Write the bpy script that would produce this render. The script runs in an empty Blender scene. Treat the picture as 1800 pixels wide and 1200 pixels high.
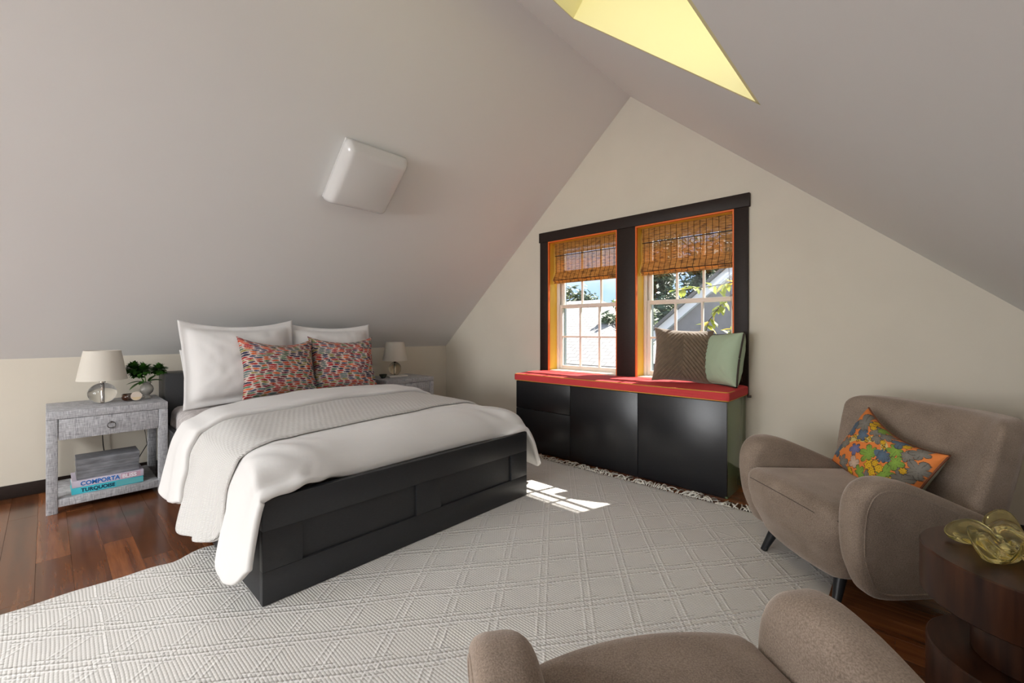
import bpy, bmesh, math, random
import numpy as np
from mathutils import Vector, Matrix, noise

SC = bpy.context.scene
COL = SC.collection
random.seed(7)
PI = math.pi

# ------------------------------------------------------------------ camera
cam = bpy.data.cameras.new('camera')
cam.sensor_width = 36.0
cam.lens = 36.0 * 757.0 / 1800.0
cam.shift_y = -18.0 / 1800.0
cam.clip_start = 0.02
cam.clip_end = 400
cam_o = bpy.data.objects.new('camera', cam)
cam_o.location = (0, 0, 1.2)
cam_o.rotation_euler = (PI / 2, 0, -math.atan2(0.734, 0.678))
COL.objects.link(cam_o)
SC.camera = cam_o

# ------------------------------------------------------------------ world, sun, added fill light, exposure
SKY = 1.15
SUN = 19.0
REAR_FILL = 185.0
ROOF_FILL = 85.0
SC.view_settings.view_transform = 'Standard'
SC.view_settings.look = 'None'
SC.view_settings.gamma = 1.0
SC.view_settings.exposure = 0.40
SC.view_settings.use_curve_mapping = False

w = bpy.data.worlds.new('sky')
SC.world = w
w.use_nodes = True
nt = w.node_tree
nt.nodes.clear()
out = nt.nodes.new('ShaderNodeOutputWorld')
bg = nt.nodes.new('ShaderNodeBackground')
tc = nt.nodes.new('ShaderNodeTexCoord')
nz = nt.nodes.new('ShaderNodeTexNoise')
nz.inputs['Scale'].default_value = 5.0
nz.inputs['Detail'].default_value = 5.0
rp = nt.nodes.new('ShaderNodeValToRGB')
rp.color_ramp.elements[0].position = 0.35
rp.color_ramp.elements[0].color = (0.42, 0.62, 0.95, 1)
rp.color_ramp.elements[1].position = 0.68
rp.color_ramp.elements[1].color = (0.88, 0.94, 1.0, 1)
bg.inputs['Strength'].default_value = SKY
nt.links.new(tc.outputs['Generated'], nz.inputs['Vector'])
nt.links.new(nz.outputs['Fac'], rp.inputs['Fac'])
nt.links.new(rp.outputs['Color'], bg.inputs['Color'])
nt.links.new(bg.outputs['Background'], out.inputs['Surface'])

sun = bpy.data.lights.new('sun', 'SUN')
sun.energy = SUN
sun.color = (1.0, 0.95, 0.87)
sun.angle = 0.009
sun_o = bpy.data.objects.new('sun', sun)
sun_o.rotation_euler = Vector((-0.84, 0.25, -1.0)).to_track_quat('-Z', 'Y').to_euler()
sun_o.location = (12, -3, 14)
COL.objects.link(sun_o)

# added fill light, outside the unseen windows of the attic's far end
XR = -5.0            # that end wall
def fill_area(name, loc, d, sx, sy, power, col=(0.97, 0.985, 1.0)):
    l = bpy.data.lights.new(name, 'AREA')
    l.shape = 'RECTANGLE'
    l.size = sx
    l.size_y = sy
    l.energy = power
    l.color = col
    o = bpy.data.objects.new(name, l)
    o.location = loc
    o.rotation_euler = Vector(d).to_track_quat('-Z', 'Y').to_euler()
    COL.objects.link(o)
fill_area('fill_rear_window', (XR - 0.14, 1.957, 1.35), (1, 0, 0), 2.3, 1.5, REAR_FILL)
# added fill lights above the two unseen rear skylights, one per slope
fill_area('fill_rear_skylight', (-2.6, 3.05 + 0.35 * 0.657, 2.484 + 0.35 * 0.753), (0, -0.657, -0.753), 1.0, 1.1, ROOF_FILL)
fill_area('fill_rear_skylight', (-2.6, 0.865 - 0.35 * 0.657, 2.484 + 0.35 * 0.753), (0, 0.657, -0.753), 1.0, 1.1, ROOF_FILL)

# ------------------------------------------------------------------ helpers
def lin(c):
    if isinstance(c, (tuple, list)) and max(c) > 1.001:
        c = [v / 255.0 for v in c]
    return tuple(((v / 12.92) if v <= 0.04045 else ((v + 0.055) / 1.055) ** 2.4) for v in c[:3])

def newmat(name):
    m = bpy.data.materials.new(name)
    m.use_nodes = True
    b = m.node_tree.nodes['Principled BSDF']
    return m, m.node_tree, b

def P(name, col, rough=0.5, spec=0.5, metal=0.0, sheen=0.0, noise_amt=0.0, nscale=20.0, bump=0.0, bscale=200.0,
      stretch=(1, 1, 1), coat=0.0, trans=0.0, ior=1.45, bdist=0.002):
    """plain principled material with optional colour mottling and fine bump, object coordinates"""
    m, t, b = newmat(name)
    c = tuple(col) + (1,)
    b.inputs['Base Color'].default_value = c
    b.inputs['Roughness'].default_value = rough
    b.inputs['Specular IOR Level'].default_value = spec
    b.inputs['Metallic'].default_value = metal
    b.inputs['Sheen Weight'].default_value = sheen
    b.inputs['Coat Weight'].default_value = coat
    b.inputs['Transmission Weight'].default_value = trans
    b.inputs['IOR'].default_value = ior
    if noise_amt or bump:
        tc = t.nodes.new('ShaderNodeTexCoord')
        mp = t.nodes.new('ShaderNodeMapping')
        mp.inputs['Scale'].default_value = stretch
        t.links.new(tc.outputs['Object'], mp.inputs['Vector'])
    if noise_amt:
        n = t.nodes.new('ShaderNodeTexNoise')
        n.inputs['Scale'].default_value = nscale
        n.inputs['Detail'].default_value = 4
        t.links.new(mp.outputs['Vector'], n.inputs['Vector'])
        r = t.nodes.new('ShaderNodeValToRGB')
        r.color_ramp.elements[0].position = 0.3
        r.color_ramp.elements[1].position = 0.7
        r.color_ramp.elements[0].color = tuple(v * (1 - noise_amt) for v in col) + (1,)
        r.color_ramp.elements[1].color = tuple(min(1, v * (1 + noise_amt)) for v in col) + (1,)
        t.links.new(n.outputs['Fac'], r.inputs['Fac'])
        t.links.new(r.outputs['Color'], b.inputs['Base Color'])
    if bump:
        n2 = t.nodes.new('ShaderNodeTexNoise')
        n2.inputs['Scale'].default_value = bscale
        n2.inputs['Detail'].default_value = 3
        t.links.new(mp.outputs['Vector'], n2.inputs['Vector'])
        bp = t.nodes.new('ShaderNodeBump')
        bp.inputs['Strength'].default_value = bump
        bp.inputs['Distance'].default_value = bdist
        t.links.new(n2.outputs['Fac'], bp.inputs['Height'])
        t.links.new(bp.outputs['Normal'], b.inputs['Normal'])
    return m

def M_vcol(name, rough=0.8, sheen=0.0, bump=0.3, bscale=500, spec=0.3):
    m = P(name, (0.5, 0.5, 0.5), rough, spec, sheen=sheen, bump=bump, bscale=bscale)
    t = m.node_tree
    a = t.nodes.new('ShaderNodeAttribute')
    a.attribute_name = 'print'
    t.links.new(a.outputs['Color'], t.nodes['Principled BSDF'].inputs['Base Color'])
    return m

def link(name, me, mat=None, parent=None, smooth=None):
    me.name = name
    o = bpy.data.objects.new(name, me)
    COL.objects.link(o)
    if mat is not None and len(me.materials) == 0:
        me.materials.append(mat)
    if parent is not None:
        o.parent = parent
    if smooth is not None:
        sm = np.full(len(me.polygons), bool(smooth))
        me.polygons.foreach_set('use_smooth', sm)
        if smooth and isinstance(smooth, float):
            me.set_sharp_from_angle(angle=smooth)
    return o

def bm_obj(name, bm, mat=None, parent=None, smooth=None):
    me = bpy.data.meshes.new(name)
    bmesh.ops.recalc_face_normals(bm, faces=bm.faces)
    bm.to_mesh(me)
    bm.free()
    return link(name, me, mat, parent, smooth)

def data_obj(name, verts, faces, mat=None, parent=None, smooth=None, colors=None):
    me = bpy.data.meshes.new(name)
    me.from_pydata([tuple(v) for v in verts], [], [tuple(int(i) for i in f) for f in faces])
    me.update()
    if colors is not None:
        a = me.color_attributes.new('print', 'FLOAT_COLOR', 'POINT')
        c4 = np.ones((len(me.vertices), 4), dtype=np.float32)
        c4[:, :3] = colors
        a.data.foreach_set('color', c4.ravel())
    return link(name, me, mat, parent, smooth)

def abox(bm, x0, x1, y0, y1, z0, z1, bev=0.0, seg=2):
    vs = [bm.verts.new((x, y, z)) for x in (x0, x1) for y in (y0, y1) for z in (z0, z1)]
    idx = [(0, 1, 3, 2), (4, 6, 7, 5), (0, 4, 5, 1), (2, 3, 7, 6), (0, 2, 6, 4), (1, 5, 7, 3)]
    fs = [bm.faces.new([vs[i] for i in f]) for f in idx]
    if bev > 0:
        es = list({e for f in fs for e in f.edges})
        bmesh.ops.bevel(bm, geom=es, offset=bev, segments=seg, profile=0.5, affect='EDGES')

def box(name, x0, x1, y0, y1, z0, z1, mat, parent=None, bev=0.003, seg=2):
    bm = bmesh.new()
    abox(bm, x0, x1, y0, y1, z0, z1, bev, seg)
    return bm_obj(name, bm, mat, parent, smooth=0.6)

def lathe_verts(prof, n=32):
    vs, fs = [], []
    k = len(prof)
    for i in range(n):
        a = 2 * PI * i / n
        for r, z in prof:
            vs.append((r * math.cos(a), r * math.sin(a), z))
    for i in range(n):
        j = (i + 1) % n
        for q in range(k - 1):
            fs.append((i * k + q, j * k + q, j * k + q + 1, i * k + q + 1))
    return vs, fs

def lathe(name, prof, mat, parent=None, n=32, smooth=0.7, loc=(0, 0, 0)):
    vs, fs = lathe_verts(prof, n)
    bm = bmesh.new()
    bv = [bm.verts.new(v) for v in vs]
    for f in fs:
        bm.faces.new([bv[i] for i in f])
    bmesh.ops.remove_doubles(bm, verts=bm.verts, dist=1e-5)
    o = bm_obj(name, bm, mat, parent, smooth)
    o.location = loc
    return o

def add_tube(bm, pts, r, n=8, r1=None, cap=True):
    pts = [Vector(p) for p in pts]
    rings = []
    m = len(pts)
    up = Vector((0, 0, 1))
    for i, p in enumerate(pts):
        d = (pts[min(i + 1, m - 1)] - pts[max(i - 1, 0)]).normalized()
        a = d.cross(up)
        if a.length < 1e-3:
            a = d.cross(Vector((1, 0, 0)))
        a.normalize()
        b = d.cross(a)
        rr = r if r1 is None else r + (r1 - r) * i / (m - 1)
        rings.append([bm.verts.new(p + a * rr * math.cos(2 * PI * k / n) + b * rr * math.sin(2 * PI * k / n)) for k in range(n)])
    for i in range(m - 1):
        for k in range(n):
            bm.faces.new((rings[i][k], rings[i][(k + 1) % n], rings[i + 1][(k + 1) % n], rings[i + 1][k]))
    if cap:
        bm.faces.new(rings[0][::-1])
        bm.faces.new(rings[-1])

def tube(name, pts, r, mat, parent=None, n=8, r1=None, loc=None):
    bm = bmesh.new()
    add_tube(bm, pts, r, n, r1)
    o = bm_obj(name, bm, mat, parent, smooth=1.0)
    if loc:
        o.location = loc
    return o

def prism(bm, poly, axis, a0, a1):
    """poly = 2D outline, extruded along axis between a0 and a1.  axis 'x': (y,z)  'y': (x,z)  'z': (x,y)"""
    def mk(p, a):
        return {'x': (a, p[0], p[1]), 'y': (p[0], a, p[1]), 'z': (p[0], p[1], a)}[axis]
    v0 = [bm.verts.new(mk(p, a0)) for p in poly]
    v1 = [bm.verts.new(mk(p, a1)) for p in poly]
    bm.faces.new(v0)
    bm.faces.new(v1[::-1])
    n = len(poly)
    for i in range(n):
        bm.faces.new((v0[i], v1[i], v1[(i + 1) % n], v0[(i + 1) % n]))

def rbox(name, hx, hy, hz, r, n, mat, parent=None, deform=None, power=1.0):
    """rounded box, half sizes, centre at origin, n cuts per side, then deformed point by point"""
    idx = {}
    vs, fs = [], []
    def vid(i, j, k):
        key = (i, j, k)
        if key not in idx:
            p = Vector((hx * (2 * i / n - 1), hy * (2 * j / n - 1), hz * (2 * k / n - 1)))
            rr = min(r, hx, hy, hz)
            q = Vector((max(-(hx - rr), min(hx - rr, p.x)), max(-(hy - rr), min(hy - rr, p.y)), max(-(hz - rr), min(hz - rr, p.z))))
            d = p - q
            if d.length > 1e-9:
                p = q + d.normalized() * rr
            if deform:
                p = deform(p)
            idx[key] = len(vs)
            vs.append(p)
        return idx[key]
    for a in range(n):
        for b in range(n):
            fs.append((vid(a, b, 0), vid(a, b + 1, 0), vid(a + 1, b + 1, 0), vid(a + 1, b, 0)))
            fs.append((vid(a, b, n), vid(a + 1, b, n), vid(a + 1, b + 1, n), vid(a, b + 1, n)))
            fs.append((vid(a, 0, b), vid(a + 1, 0, b), vid(a + 1, 0, b + 1), vid(a, 0, b + 1)))
            fs.append((vid(a, n, b), vid(a, n, b + 1), vid(a + 1, n, b + 1), vid(a + 1, n, b)))
            fs.append((vid(0, a, b), vid(0, a, b + 1), vid(0, a + 1, b + 1), vid(0, a + 1, b)))
            fs.append((vid(n, a, b), vid(n, a + 1, b), vid(n, a + 1, b + 1), vid(n, a, b + 1)))
    return data_obj(name, vs, fs, mat, parent, smooth=True)

def empty(name, loc=(0, 0, 0), rz=0.0):
    o = bpy.data.objects.new(name, None)
    o.location = loc
    o.rotation_euler = (0, 0, rz)
    o.empty_display_size = 0.1
    COL.objects.link(o)
    return o

def tag(o, label=None, cat=None, group=None, kind=None):
    if label:
        o['label'] = label
    if cat:
        o['category'] = cat
    if group:
        o['group'] = group
    if kind:
        o['kind'] = kind
    return o

def copy_tree(o, parent=None):
    c = o.copy()
    COL.objects.link(c)
    c.parent = parent
    for ch in list(o.children):
        copy_tree(ch, c)
    return c

def sm(a, b, x):
    t = max(0.0, min(1.0, (x - a) / (b - a)))
    return t * t * (3 - 2 * t)

def text_obj(name, body, size, mat, parent, loc, rot, off=0.0, ext=0.0006, sx=1.0):
    c = bpy.data.curves.new(name, 'FONT')
    c.body = body
    c.size = size
    c.offset = off
    c.extrude = ext
    c.resolution_u = 3
    tmp = bpy.data.objects.new(name, c)
    me = bpy.data.meshes.new_from_object(tmp)
    bpy.data.objects.remove(tmp)
    o = link(name, me, mat, parent)
    o.location = loc
    o.rotation_euler = rot
    o.scale = (sx, 1, 1)
    return o

# ------------------------------------------------------------------ materials
WALL = P('wall_paint', (0.69, 0.635, 0.535), 0.75, 0.3, bump=0.12, bscale=260, noise_amt=0.02, nscale=3)
CEIL = P('ceiling_paint', (0.768, 0.768, 0.755), 0.62, 0.35, bump=0.06, bscale=260)
DARKTRIM = P('dark_trim_paint', (0.023, 0.0145, 0.0115), 0.5, 0.3, noise_amt=0.2, nscale=30, stretch=(1, 1, 8))
BLACKWOOD = P('black_brown_foil', (0.0235, 0.0245, 0.027), 0.40, 0.5, noise_amt=0.25, nscale=60, stretch=(1, 1, 12))
BLACKSEAT = P('black_stained_veneer', (0.014, 0.0145, 0.0165), 0.28, 0.6, noise_amt=0.3, nscale=60, stretch=(1, 14, 1), bump=0.1, bscale=150)
ORANGE = P('orange_paint', (0.85, 0.17, 0.025), 0.5)
YELLOW = P('yellow_paint', (0.86, 0.56, 0.06), 0.5)
SHAFT = P('skylight_yellow_paint', (0.80, 0.735, 0.40), 0.6)
SASH = P('sash_white_paint', (0.78, 0.72, 0.64), 0.45)
EXTW = P('exterior_white_paint', (0.62, 0.62, 0.60), 0.6)
EXTG = P('exterior_grey_paint', (0.10, 0.13, 0.14), 0.6)
WHITE_GLOSS = P('white_gloss_plastic', (0.69, 0.68, 0.665), 0.12, 0.5, coat=0.4)

def glass_mat(name, tint=(1, 1, 1), refl=0.06):
    m = bpy.data.materials.new(name)
    m.use_nodes = True
    t = m.node_tree
    t.nodes.clear()
    o = t.nodes.new('ShaderNodeOutputMaterial')
    mx = t.nodes.new('ShaderNodeMixShader')
    tr = t.nodes.new('ShaderNodeBsdfTransparent')
    gl = t.nodes.new('ShaderNodeBsdfGlossy')
    tr.inputs['Color'].default_value = tuple(tint) + (1,)
    gl.inputs['Roughness'].default_value = 0.02
    lw = t.nodes.new('ShaderNodeLayerWeight')
    lw.inputs['Blend'].default_value = 0.25
    mm = t.nodes.new('ShaderNodeMath')
    mm.operation = 'MULTIPLY_ADD'
    mm.inputs[1].default_value = 0.5
    mm.inputs[2].default_value = refl * 0.4
    t.links.new(lw.outputs['Fresnel'], mm.inputs[0])
    t.links.new(mm.outputs['Value'], mx.inputs['Fac'])
    t.links.new(tr.outputs['BSDF'], mx.inputs[1])
    t.links.new(gl.outputs['BSDF'], mx.inputs[2])
    t.links.new(mx.outputs['Shader'], o.inputs['Surface'])
    return m
PANE = glass_mat('window_glass')

def plank_mat():
    m, t, b = newmat('stained_floor_wood')
    tc = t.nodes.new('ShaderNodeTexCoord')
    oi = t.nodes.new('ShaderNodeObjectInfo')
    mp = t.nodes.new('ShaderNodeMapping')
    mp.inputs['Scale'].default_value = (26, 1.6, 26)
    ad = t.nodes.new('ShaderNodeVectorMath')
    ad.operation = 'ADD'
    sc = t.nodes.new('ShaderNodeMath')
    sc.operation = 'MULTIPLY'
    sc.inputs[1].default_value = 50
    t.links.new(oi.outputs['Random'], sc.inputs[0])
    t.links.new(tc.outputs['Object'], ad.inputs[0])
    t.links.new(sc.outputs['Value'], ad.inputs[1])
    t.links.new(ad.outputs['Vector'], mp.inputs['Vector'])
    n = t.nodes.new('ShaderNodeTexNoise')
    n.inputs['Scale'].default_value = 1.0
    n.inputs['Detail'].default_value = 6
    n.inputs['Roughness'].default_value = 0.6
    t.links.new(mp.outputs['Vector'], n.inputs['Vector'])
    r = t.nodes.new('ShaderNodeValToRGB')
    r.color_ramp.elements[0].position = 0.3
    r.color_ramp.elements[1].position = 0.72
    r.color_ramp.elements[0].color = (0.080, 0.024, 0.008, 1)
    r.color_ramp.elements[1].color = (0.235, 0.080, 0.025, 1)
    t.links.new(n.outputs['Fac'], r.inputs['Fac'])
    mr = t.nodes.new('ShaderNodeMapRange')
    mr.inputs['To Min'].default_value = 0.65
    mr.inputs['To Max'].default_value = 1.45
    t.links.new(oi.outputs['Random'], mr.inputs['Value'])
    hs = t.nodes.new('ShaderNodeHueSaturation')
    t.links.new(mr.outputs['Result'], hs.inputs['Value'])
    t.links.new(r.outputs['Color'], hs.inputs['Color'])
    t.links.new(hs.outputs['Color'], b.inputs['Base Color'])
    b.inputs['Roughness'].default_value = 0.22
    b.inputs['Specular IOR Level'].default_value = 0.5
    b.inputs['Coat Weight'].default_value = 0.25
    b.inputs['Coat Roughness'].default_value = 0.12
    bp = t.nodes.new('ShaderNodeBump')
    bp.inputs['Strength'].default_value = 0.08
    bp.inputs['Distance'].default_value = 0.002
    t.links.new(n.outputs['Fac'], bp.inputs['Height'])
    t.links.new(bp.outputs['Normal'], b.inputs['Normal'])
    return m
PLANK = plank_mat()
SUBFLOOR = P('floor_joint_dark', (0.05, 0.018, 0.008), 0.5)

# ------------------------------------------------------------------ room shell
YB, YF, XG = 4.75, -0.836, 3.785
ZK, YR, ZR = 1.0, 1.957, 3.437
SL = (ZR - ZK) / (YB - YR)
def zc(y):
    return ZR - SL * abs(y - YR)

bm = bmesh.new()
abox(bm, XR, XG, YF, YB, -0.12, -0.012)
floor = tag(bm_obj('floor', bm, SUBFLOOR), kind='structure')
pw = 0.127
variants = {}
PX0 = -2.2
nrow = int((XG - PX0) / pw)
for i in range(nrow):
    x0 = PX0 + i * (XG - PX0) / nrow
    wv = (XG - PX0) / nrow
    y = YF - random.uniform(0.0, 0.9)
    while y < YB - 0.02:
        L = random.choice((0.9, 1.1, 1.3, 1.5, 1.7))
        y1 = min(y + L, YB)
        y0 = max(y, YF)
        if y1 - y0 > 0.06:
            key = round(y1 - y0, 3)
            if key not in variants:
                bm = bmesh.new()
                abox(bm, -wv / 2 + 0.0003, wv / 2 - 0.0003, -(y1 - y0) / 2 + 0.0003, (y1 - y0) / 2 - 0.0003, -0.012, 0.0, 0.0007, 1)
                me = bpy.data.meshes.new('plank')
                bm.to_mesh(me)
                bm.free()
                me.materials.append(PLANK)
                variants[key] = me
            o = bpy.data.objects.new('plank', variants[key])
            o.location = (x0 + wv / 2, (y0 + y1) / 2, 0)
            o.parent = floor
            COL.objects.link(o)
        y = y1 if y1 >= YB else y + L

# gable wall with two window openings
W1 = (2.09, 2.938)
W2 = (1.041, 1.899)
WZ0, WZ1 = 0.755, 2.186
WT = 0.24
def gable(bm, x0, x1, openings, z0, z1):
    ys = sorted(set([YF, YR, YB] + [v for o in openings for v in o]))
    for a, b in zip(ys[:-1], ys[1:]):
        mid = (a + b) / 2
        inside = any(o[0] - 1e-6 < mid < o[1] + 1e-6 for o in openings)
        if inside:
            prism(bm, [(a, -0.12), (b, -0.12), (b, z0), (a, z0)], 'x', x0, x1)
            prism(bm, [(a, z1), (b, z1), (b, zc(b)), (a, zc(a))], 'x', x0, x1)
        else:
            prism(bm, [(a, -0.12), (b, -0.12), (b, zc(b)), (a, zc(a))], 'x', x0, x1)
bm = bmesh.new()
gable(bm, XG, XG + WT, [W2, W1], WZ0, WZ1)
tag(bm_obj('wall_right', bm, WALL), kind='structure')
bm = bmesh.new()
gable(bm, XR - 0.2, XR, [(YR - 1.2, YR - 0.1), (YR + 0.1, YR + 1.2)], 0.5, 2.15)
tag(bm_obj('wall_left', bm, WALL), kind='structure')
tag(box('wall_back', XR, XG, YB, YB + 0.12, -0.12, ZK, WALL, bev=0), kind='structure')
tag(box('wall_front', XR, XG, YF - 0.12, YF, -0.12, ZK, WALL, bev=0), kind='structure')

# ceiling slopes (slabs), the right-hand one with the skylight opening
CT = 0.2
bm = bmesh.new()
def lslab(xa, xb, ya, yb):
    prism(bm, [(ya, zc(ya)), (yb, zc(yb)), (yb, zc(yb) + CT), (ya, zc(ya) + CT)], 'x', xa, xb)
RS = (-3.15, -2.05, 2.60, 3.50)  # opening for the added rear skylights
lslab(RS[1], XG + WT, YR, YB + 0.14)
lslab(XR - 0.2, RS[0], YR, YB + 0.14)
lslab(RS[0], RS[1], YR, RS[2])
lslab(RS[0], RS[1], RS[3], YB + 0.14)
tag(bm_obj('ceiling', bm, CEIL), kind='structure')
SK_X0, SK_X1, SK_Y0, SK_Y1 = 0.75, 1.952, 0.445, 1.362
bm = bmesh.new()
def slab(xa, xb, ya, yb):
    prism(bm, [(ya, zc(ya)), (yb, zc(yb)), (yb, zc(yb) + CT), (ya, zc(ya) + CT)], 'x', xa, xb)
so_ = 0.020
slab(RS[1], XG + WT, YF - 0.14, SK_Y0)
slab(RS[1], XG + WT, SK_Y1, YR)
slab(RS[1], SK_X0 - so_, SK_Y0, SK_Y1)
slab(XR - 0.2, RS[0], YF - 0.14, YR)
slab(RS[0], RS[1], YF - 0.14, 2 * YR - RS[3])
slab(RS[0], RS[1], 2 * YR - RS[2], YR)
slab(SK_X1 + so_, XG + WT, SK_Y0, SK_Y1)
tag(bm_obj('ceiling', bm, CEIL), kind='structure')

# skylight: yellow shaft, frame and pane
sk = tag(empty('window_3', ((SK_X0 + SK_X1) / 2, SK_Y0, zc(SK_Y0))), kind='structure')
def sk_child(o):
    o.parent = sk
    o.matrix_parent_inverse = Matrix.Translation(-Vector(sk.location))
nrm = Vector((0, -SL, 1)).normalized()     # out of the right-hand slope
H = 0.42
th = 0.02
def on(y, h):
    p = Vector((0, y, zc(y)))
    return (p + nrm * h)
bm = bmesh.new()
for xa, xb in ((SK_X0 - th, SK_X0 + 0.0), (SK_X1, SK_X1 + th)):
    q = [on(SK_Y0, 0.0), on(SK_Y1, 0.0), on(SK_Y1, H), on(SK_Y0, H)]
    prism(bm, [(p.y, p.z) for p in q], 'x', xa, xb)
for y, s in ((SK_Y0, 1), (SK_Y1, -1)):
    tdir = Vector((0, 1, SL)).normalized() * th * s
    q = [on(y, 0.0), on(y, H), on(y, H) + tdir, on(y, 0.0) + tdir]
    prism(bm, [(p.y, p.z) for p in q], 'x', SK_X0 - th, SK_X1 + th)
sk_child(bm_obj('shaft', bm, SHAFT))
bm = bmesh.new()
tl = Vector((0, 1, SL)).normalized()
def bar(xa, xb, ya, yb, h0, h1):
    q = [on(ya, h0), on(yb, h0), on(yb, h1), on(ya, h1)]
    prism(bm, [(p.y, p.z) for p in q], 'x', xa, xb)
bar(SK_X0 - 0.03, SK_X0 + 0.05, SK_Y0 - 0.03, SK_Y1 + 0.03, H, H + 0.06)
bar(SK_X1 - 0.05, SK_X1 + 0.03, SK_Y0 - 0.03, SK_Y1 + 0.03, H, H + 0.06)
bar(SK_X0, SK_X1, SK_Y0 - 0.03, SK_Y0 + 0.04, H, H + 0.06)
bar(SK_X0, SK_X1, SK_Y1 - 0.04, SK_Y1 + 0.03, H, H + 0.06)
sk_child(bm_obj('skylight_frame', bm, EXTW))
bm = bmesh.new()
bar(SK_X0 + 0.04, SK_X1 - 0.04, SK_Y0 + 0.03, SK_Y1 - 0.03, H + 0.02, H + 0.03)
sk_child(bm_obj('pane', bm, PANE))

# two unseen rear skylights, added for fill light, one in each slope: frame and pane
for side, nm in ((1, 'window_6'), (-1, 'window_7')):
    rk = tag(empty(nm, (-2.6, YR + side * (3.05 - YR), zc(3.05))), kind='structure')
    nl = Vector((0, side * SL, 1)).normalized()
    def barl(bm, xa, xb, ya, yb, h0, h1):
        q = [Vector((0, YR + side * (y - YR), zc(y))) + nl * h for y, h in ((ya, h0), (yb, h0), (yb, h1), (ya, h1))]
        prism(bm, [(p.y, p.z) for p in q], 'x', xa, xb)
    bm = bmesh.new()
    barl(bm, RS[0] - 0.03, RS[0] + 0.03, RS[2] - 0.03, RS[3] + 0.03, 0.16, 0.21)
    barl(bm, RS[1] - 0.03, RS[1] + 0.03, RS[2] - 0.03, RS[3] + 0.03, 0.16, 0.21)
    barl(bm, RS[0], RS[1], RS[2] - 0.03, RS[2] + 0.03, 0.16, 0.21)
    barl(bm, RS[0], RS[1], RS[3] - 0.03, RS[3] + 0.03, 0.16, 0.21)
    f_ = bm_obj('skylight_frame', bm, EXTW)
    bm = bmesh.new()
    barl(bm, RS[0] + 0.02, RS[1] - 0.02, RS[2] + 0.02, RS[3] - 0.02, 0.18, 0.19)
    g_ = bm_obj('pane', bm, PANE)
    for q_ in (f_, g_):
        q_.parent = rk
        q_.matrix_parent_inverse = Matrix.Translation(-Vector(rk.location))

# baseboards
BH = 0.095
tag(box('baseboard_back', XR, XG, YB - 0.016, YB, 0.0, BH, DARKTRIM), kind='structure')
tag(box('baseboard_right', XG - 0.016, XG, YF, YB - 0.016, 0.0, BH, DARKTRIM), kind='structure')
tag(box('baseboard_front', XR, XG - 0.016, YF, YF + 0.016, 0.0, BH, DARKTRIM), kind='structure')

# unseen rear windows behind the camera, added for fill light: frames with glass
for n_, (a, b) in enumerate(((YR - 1.2, YR - 0.1), (YR + 0.1, YR + 1.2))):
    t = tag(empty('window_%d' % (4 + n_), (XR - 0.1, (a + b) / 2, 0.5)), kind='structure')
    L = Vector(t.location)
    bm = bmesh.new()
    for (ya, yb, za, zb) in ((a, a + 0.05, 0.5, 2.15), (b - 0.05, b, 0.5, 2.15), (a, b, 0.5, 0.55), (a, b, 2.1, 2.15), (a, b, 1.3, 1.345)):
        abox(bm, -0.02, 0.03, ya - L.y, yb - L.y, za - L.z, zb - L.z)
    bm_obj('frame', bm, SASH, t)
    box('pane', -0.003, 0.003, a + 0.04 - L.y, b - 0.04 - L.y, 0.04, 1.62, PANE, t, bev=0)

# window casing (dark), one surround for both windows
tr = tag(empty('trim_1', (XG, (W1[1] + W2[0]) / 2, 0.0)), kind='structure')
def tbox(name, x0, x1, y0, y1, z0, z1, mat, par=tr, bev=0.003):
    L = Vector(par.location)
    return box(name, x0 - L.x, x1 - L.x, y0 - L.y, y1 - L.y, z0 - L.z, z1 - L.z, mat, par, bev)
tbox('header', XG - 0.034, XG, 0.925, 3.055, WZ1, 2.293, DARKTRIM)
tbox('side_casing', XG - 0.026, XG, W1[1], 3.045, 0.695, WZ1, DARKTRIM)
tbox('side_casing', XG - 0.026, XG, 0.937, W2[0], 0.695, WZ1, DARKTRIM)
tbox('mullion_casing', XG - 0.026, XG, W2[1], W1[0], 0.695, WZ1, DARKTRIM)

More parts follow.
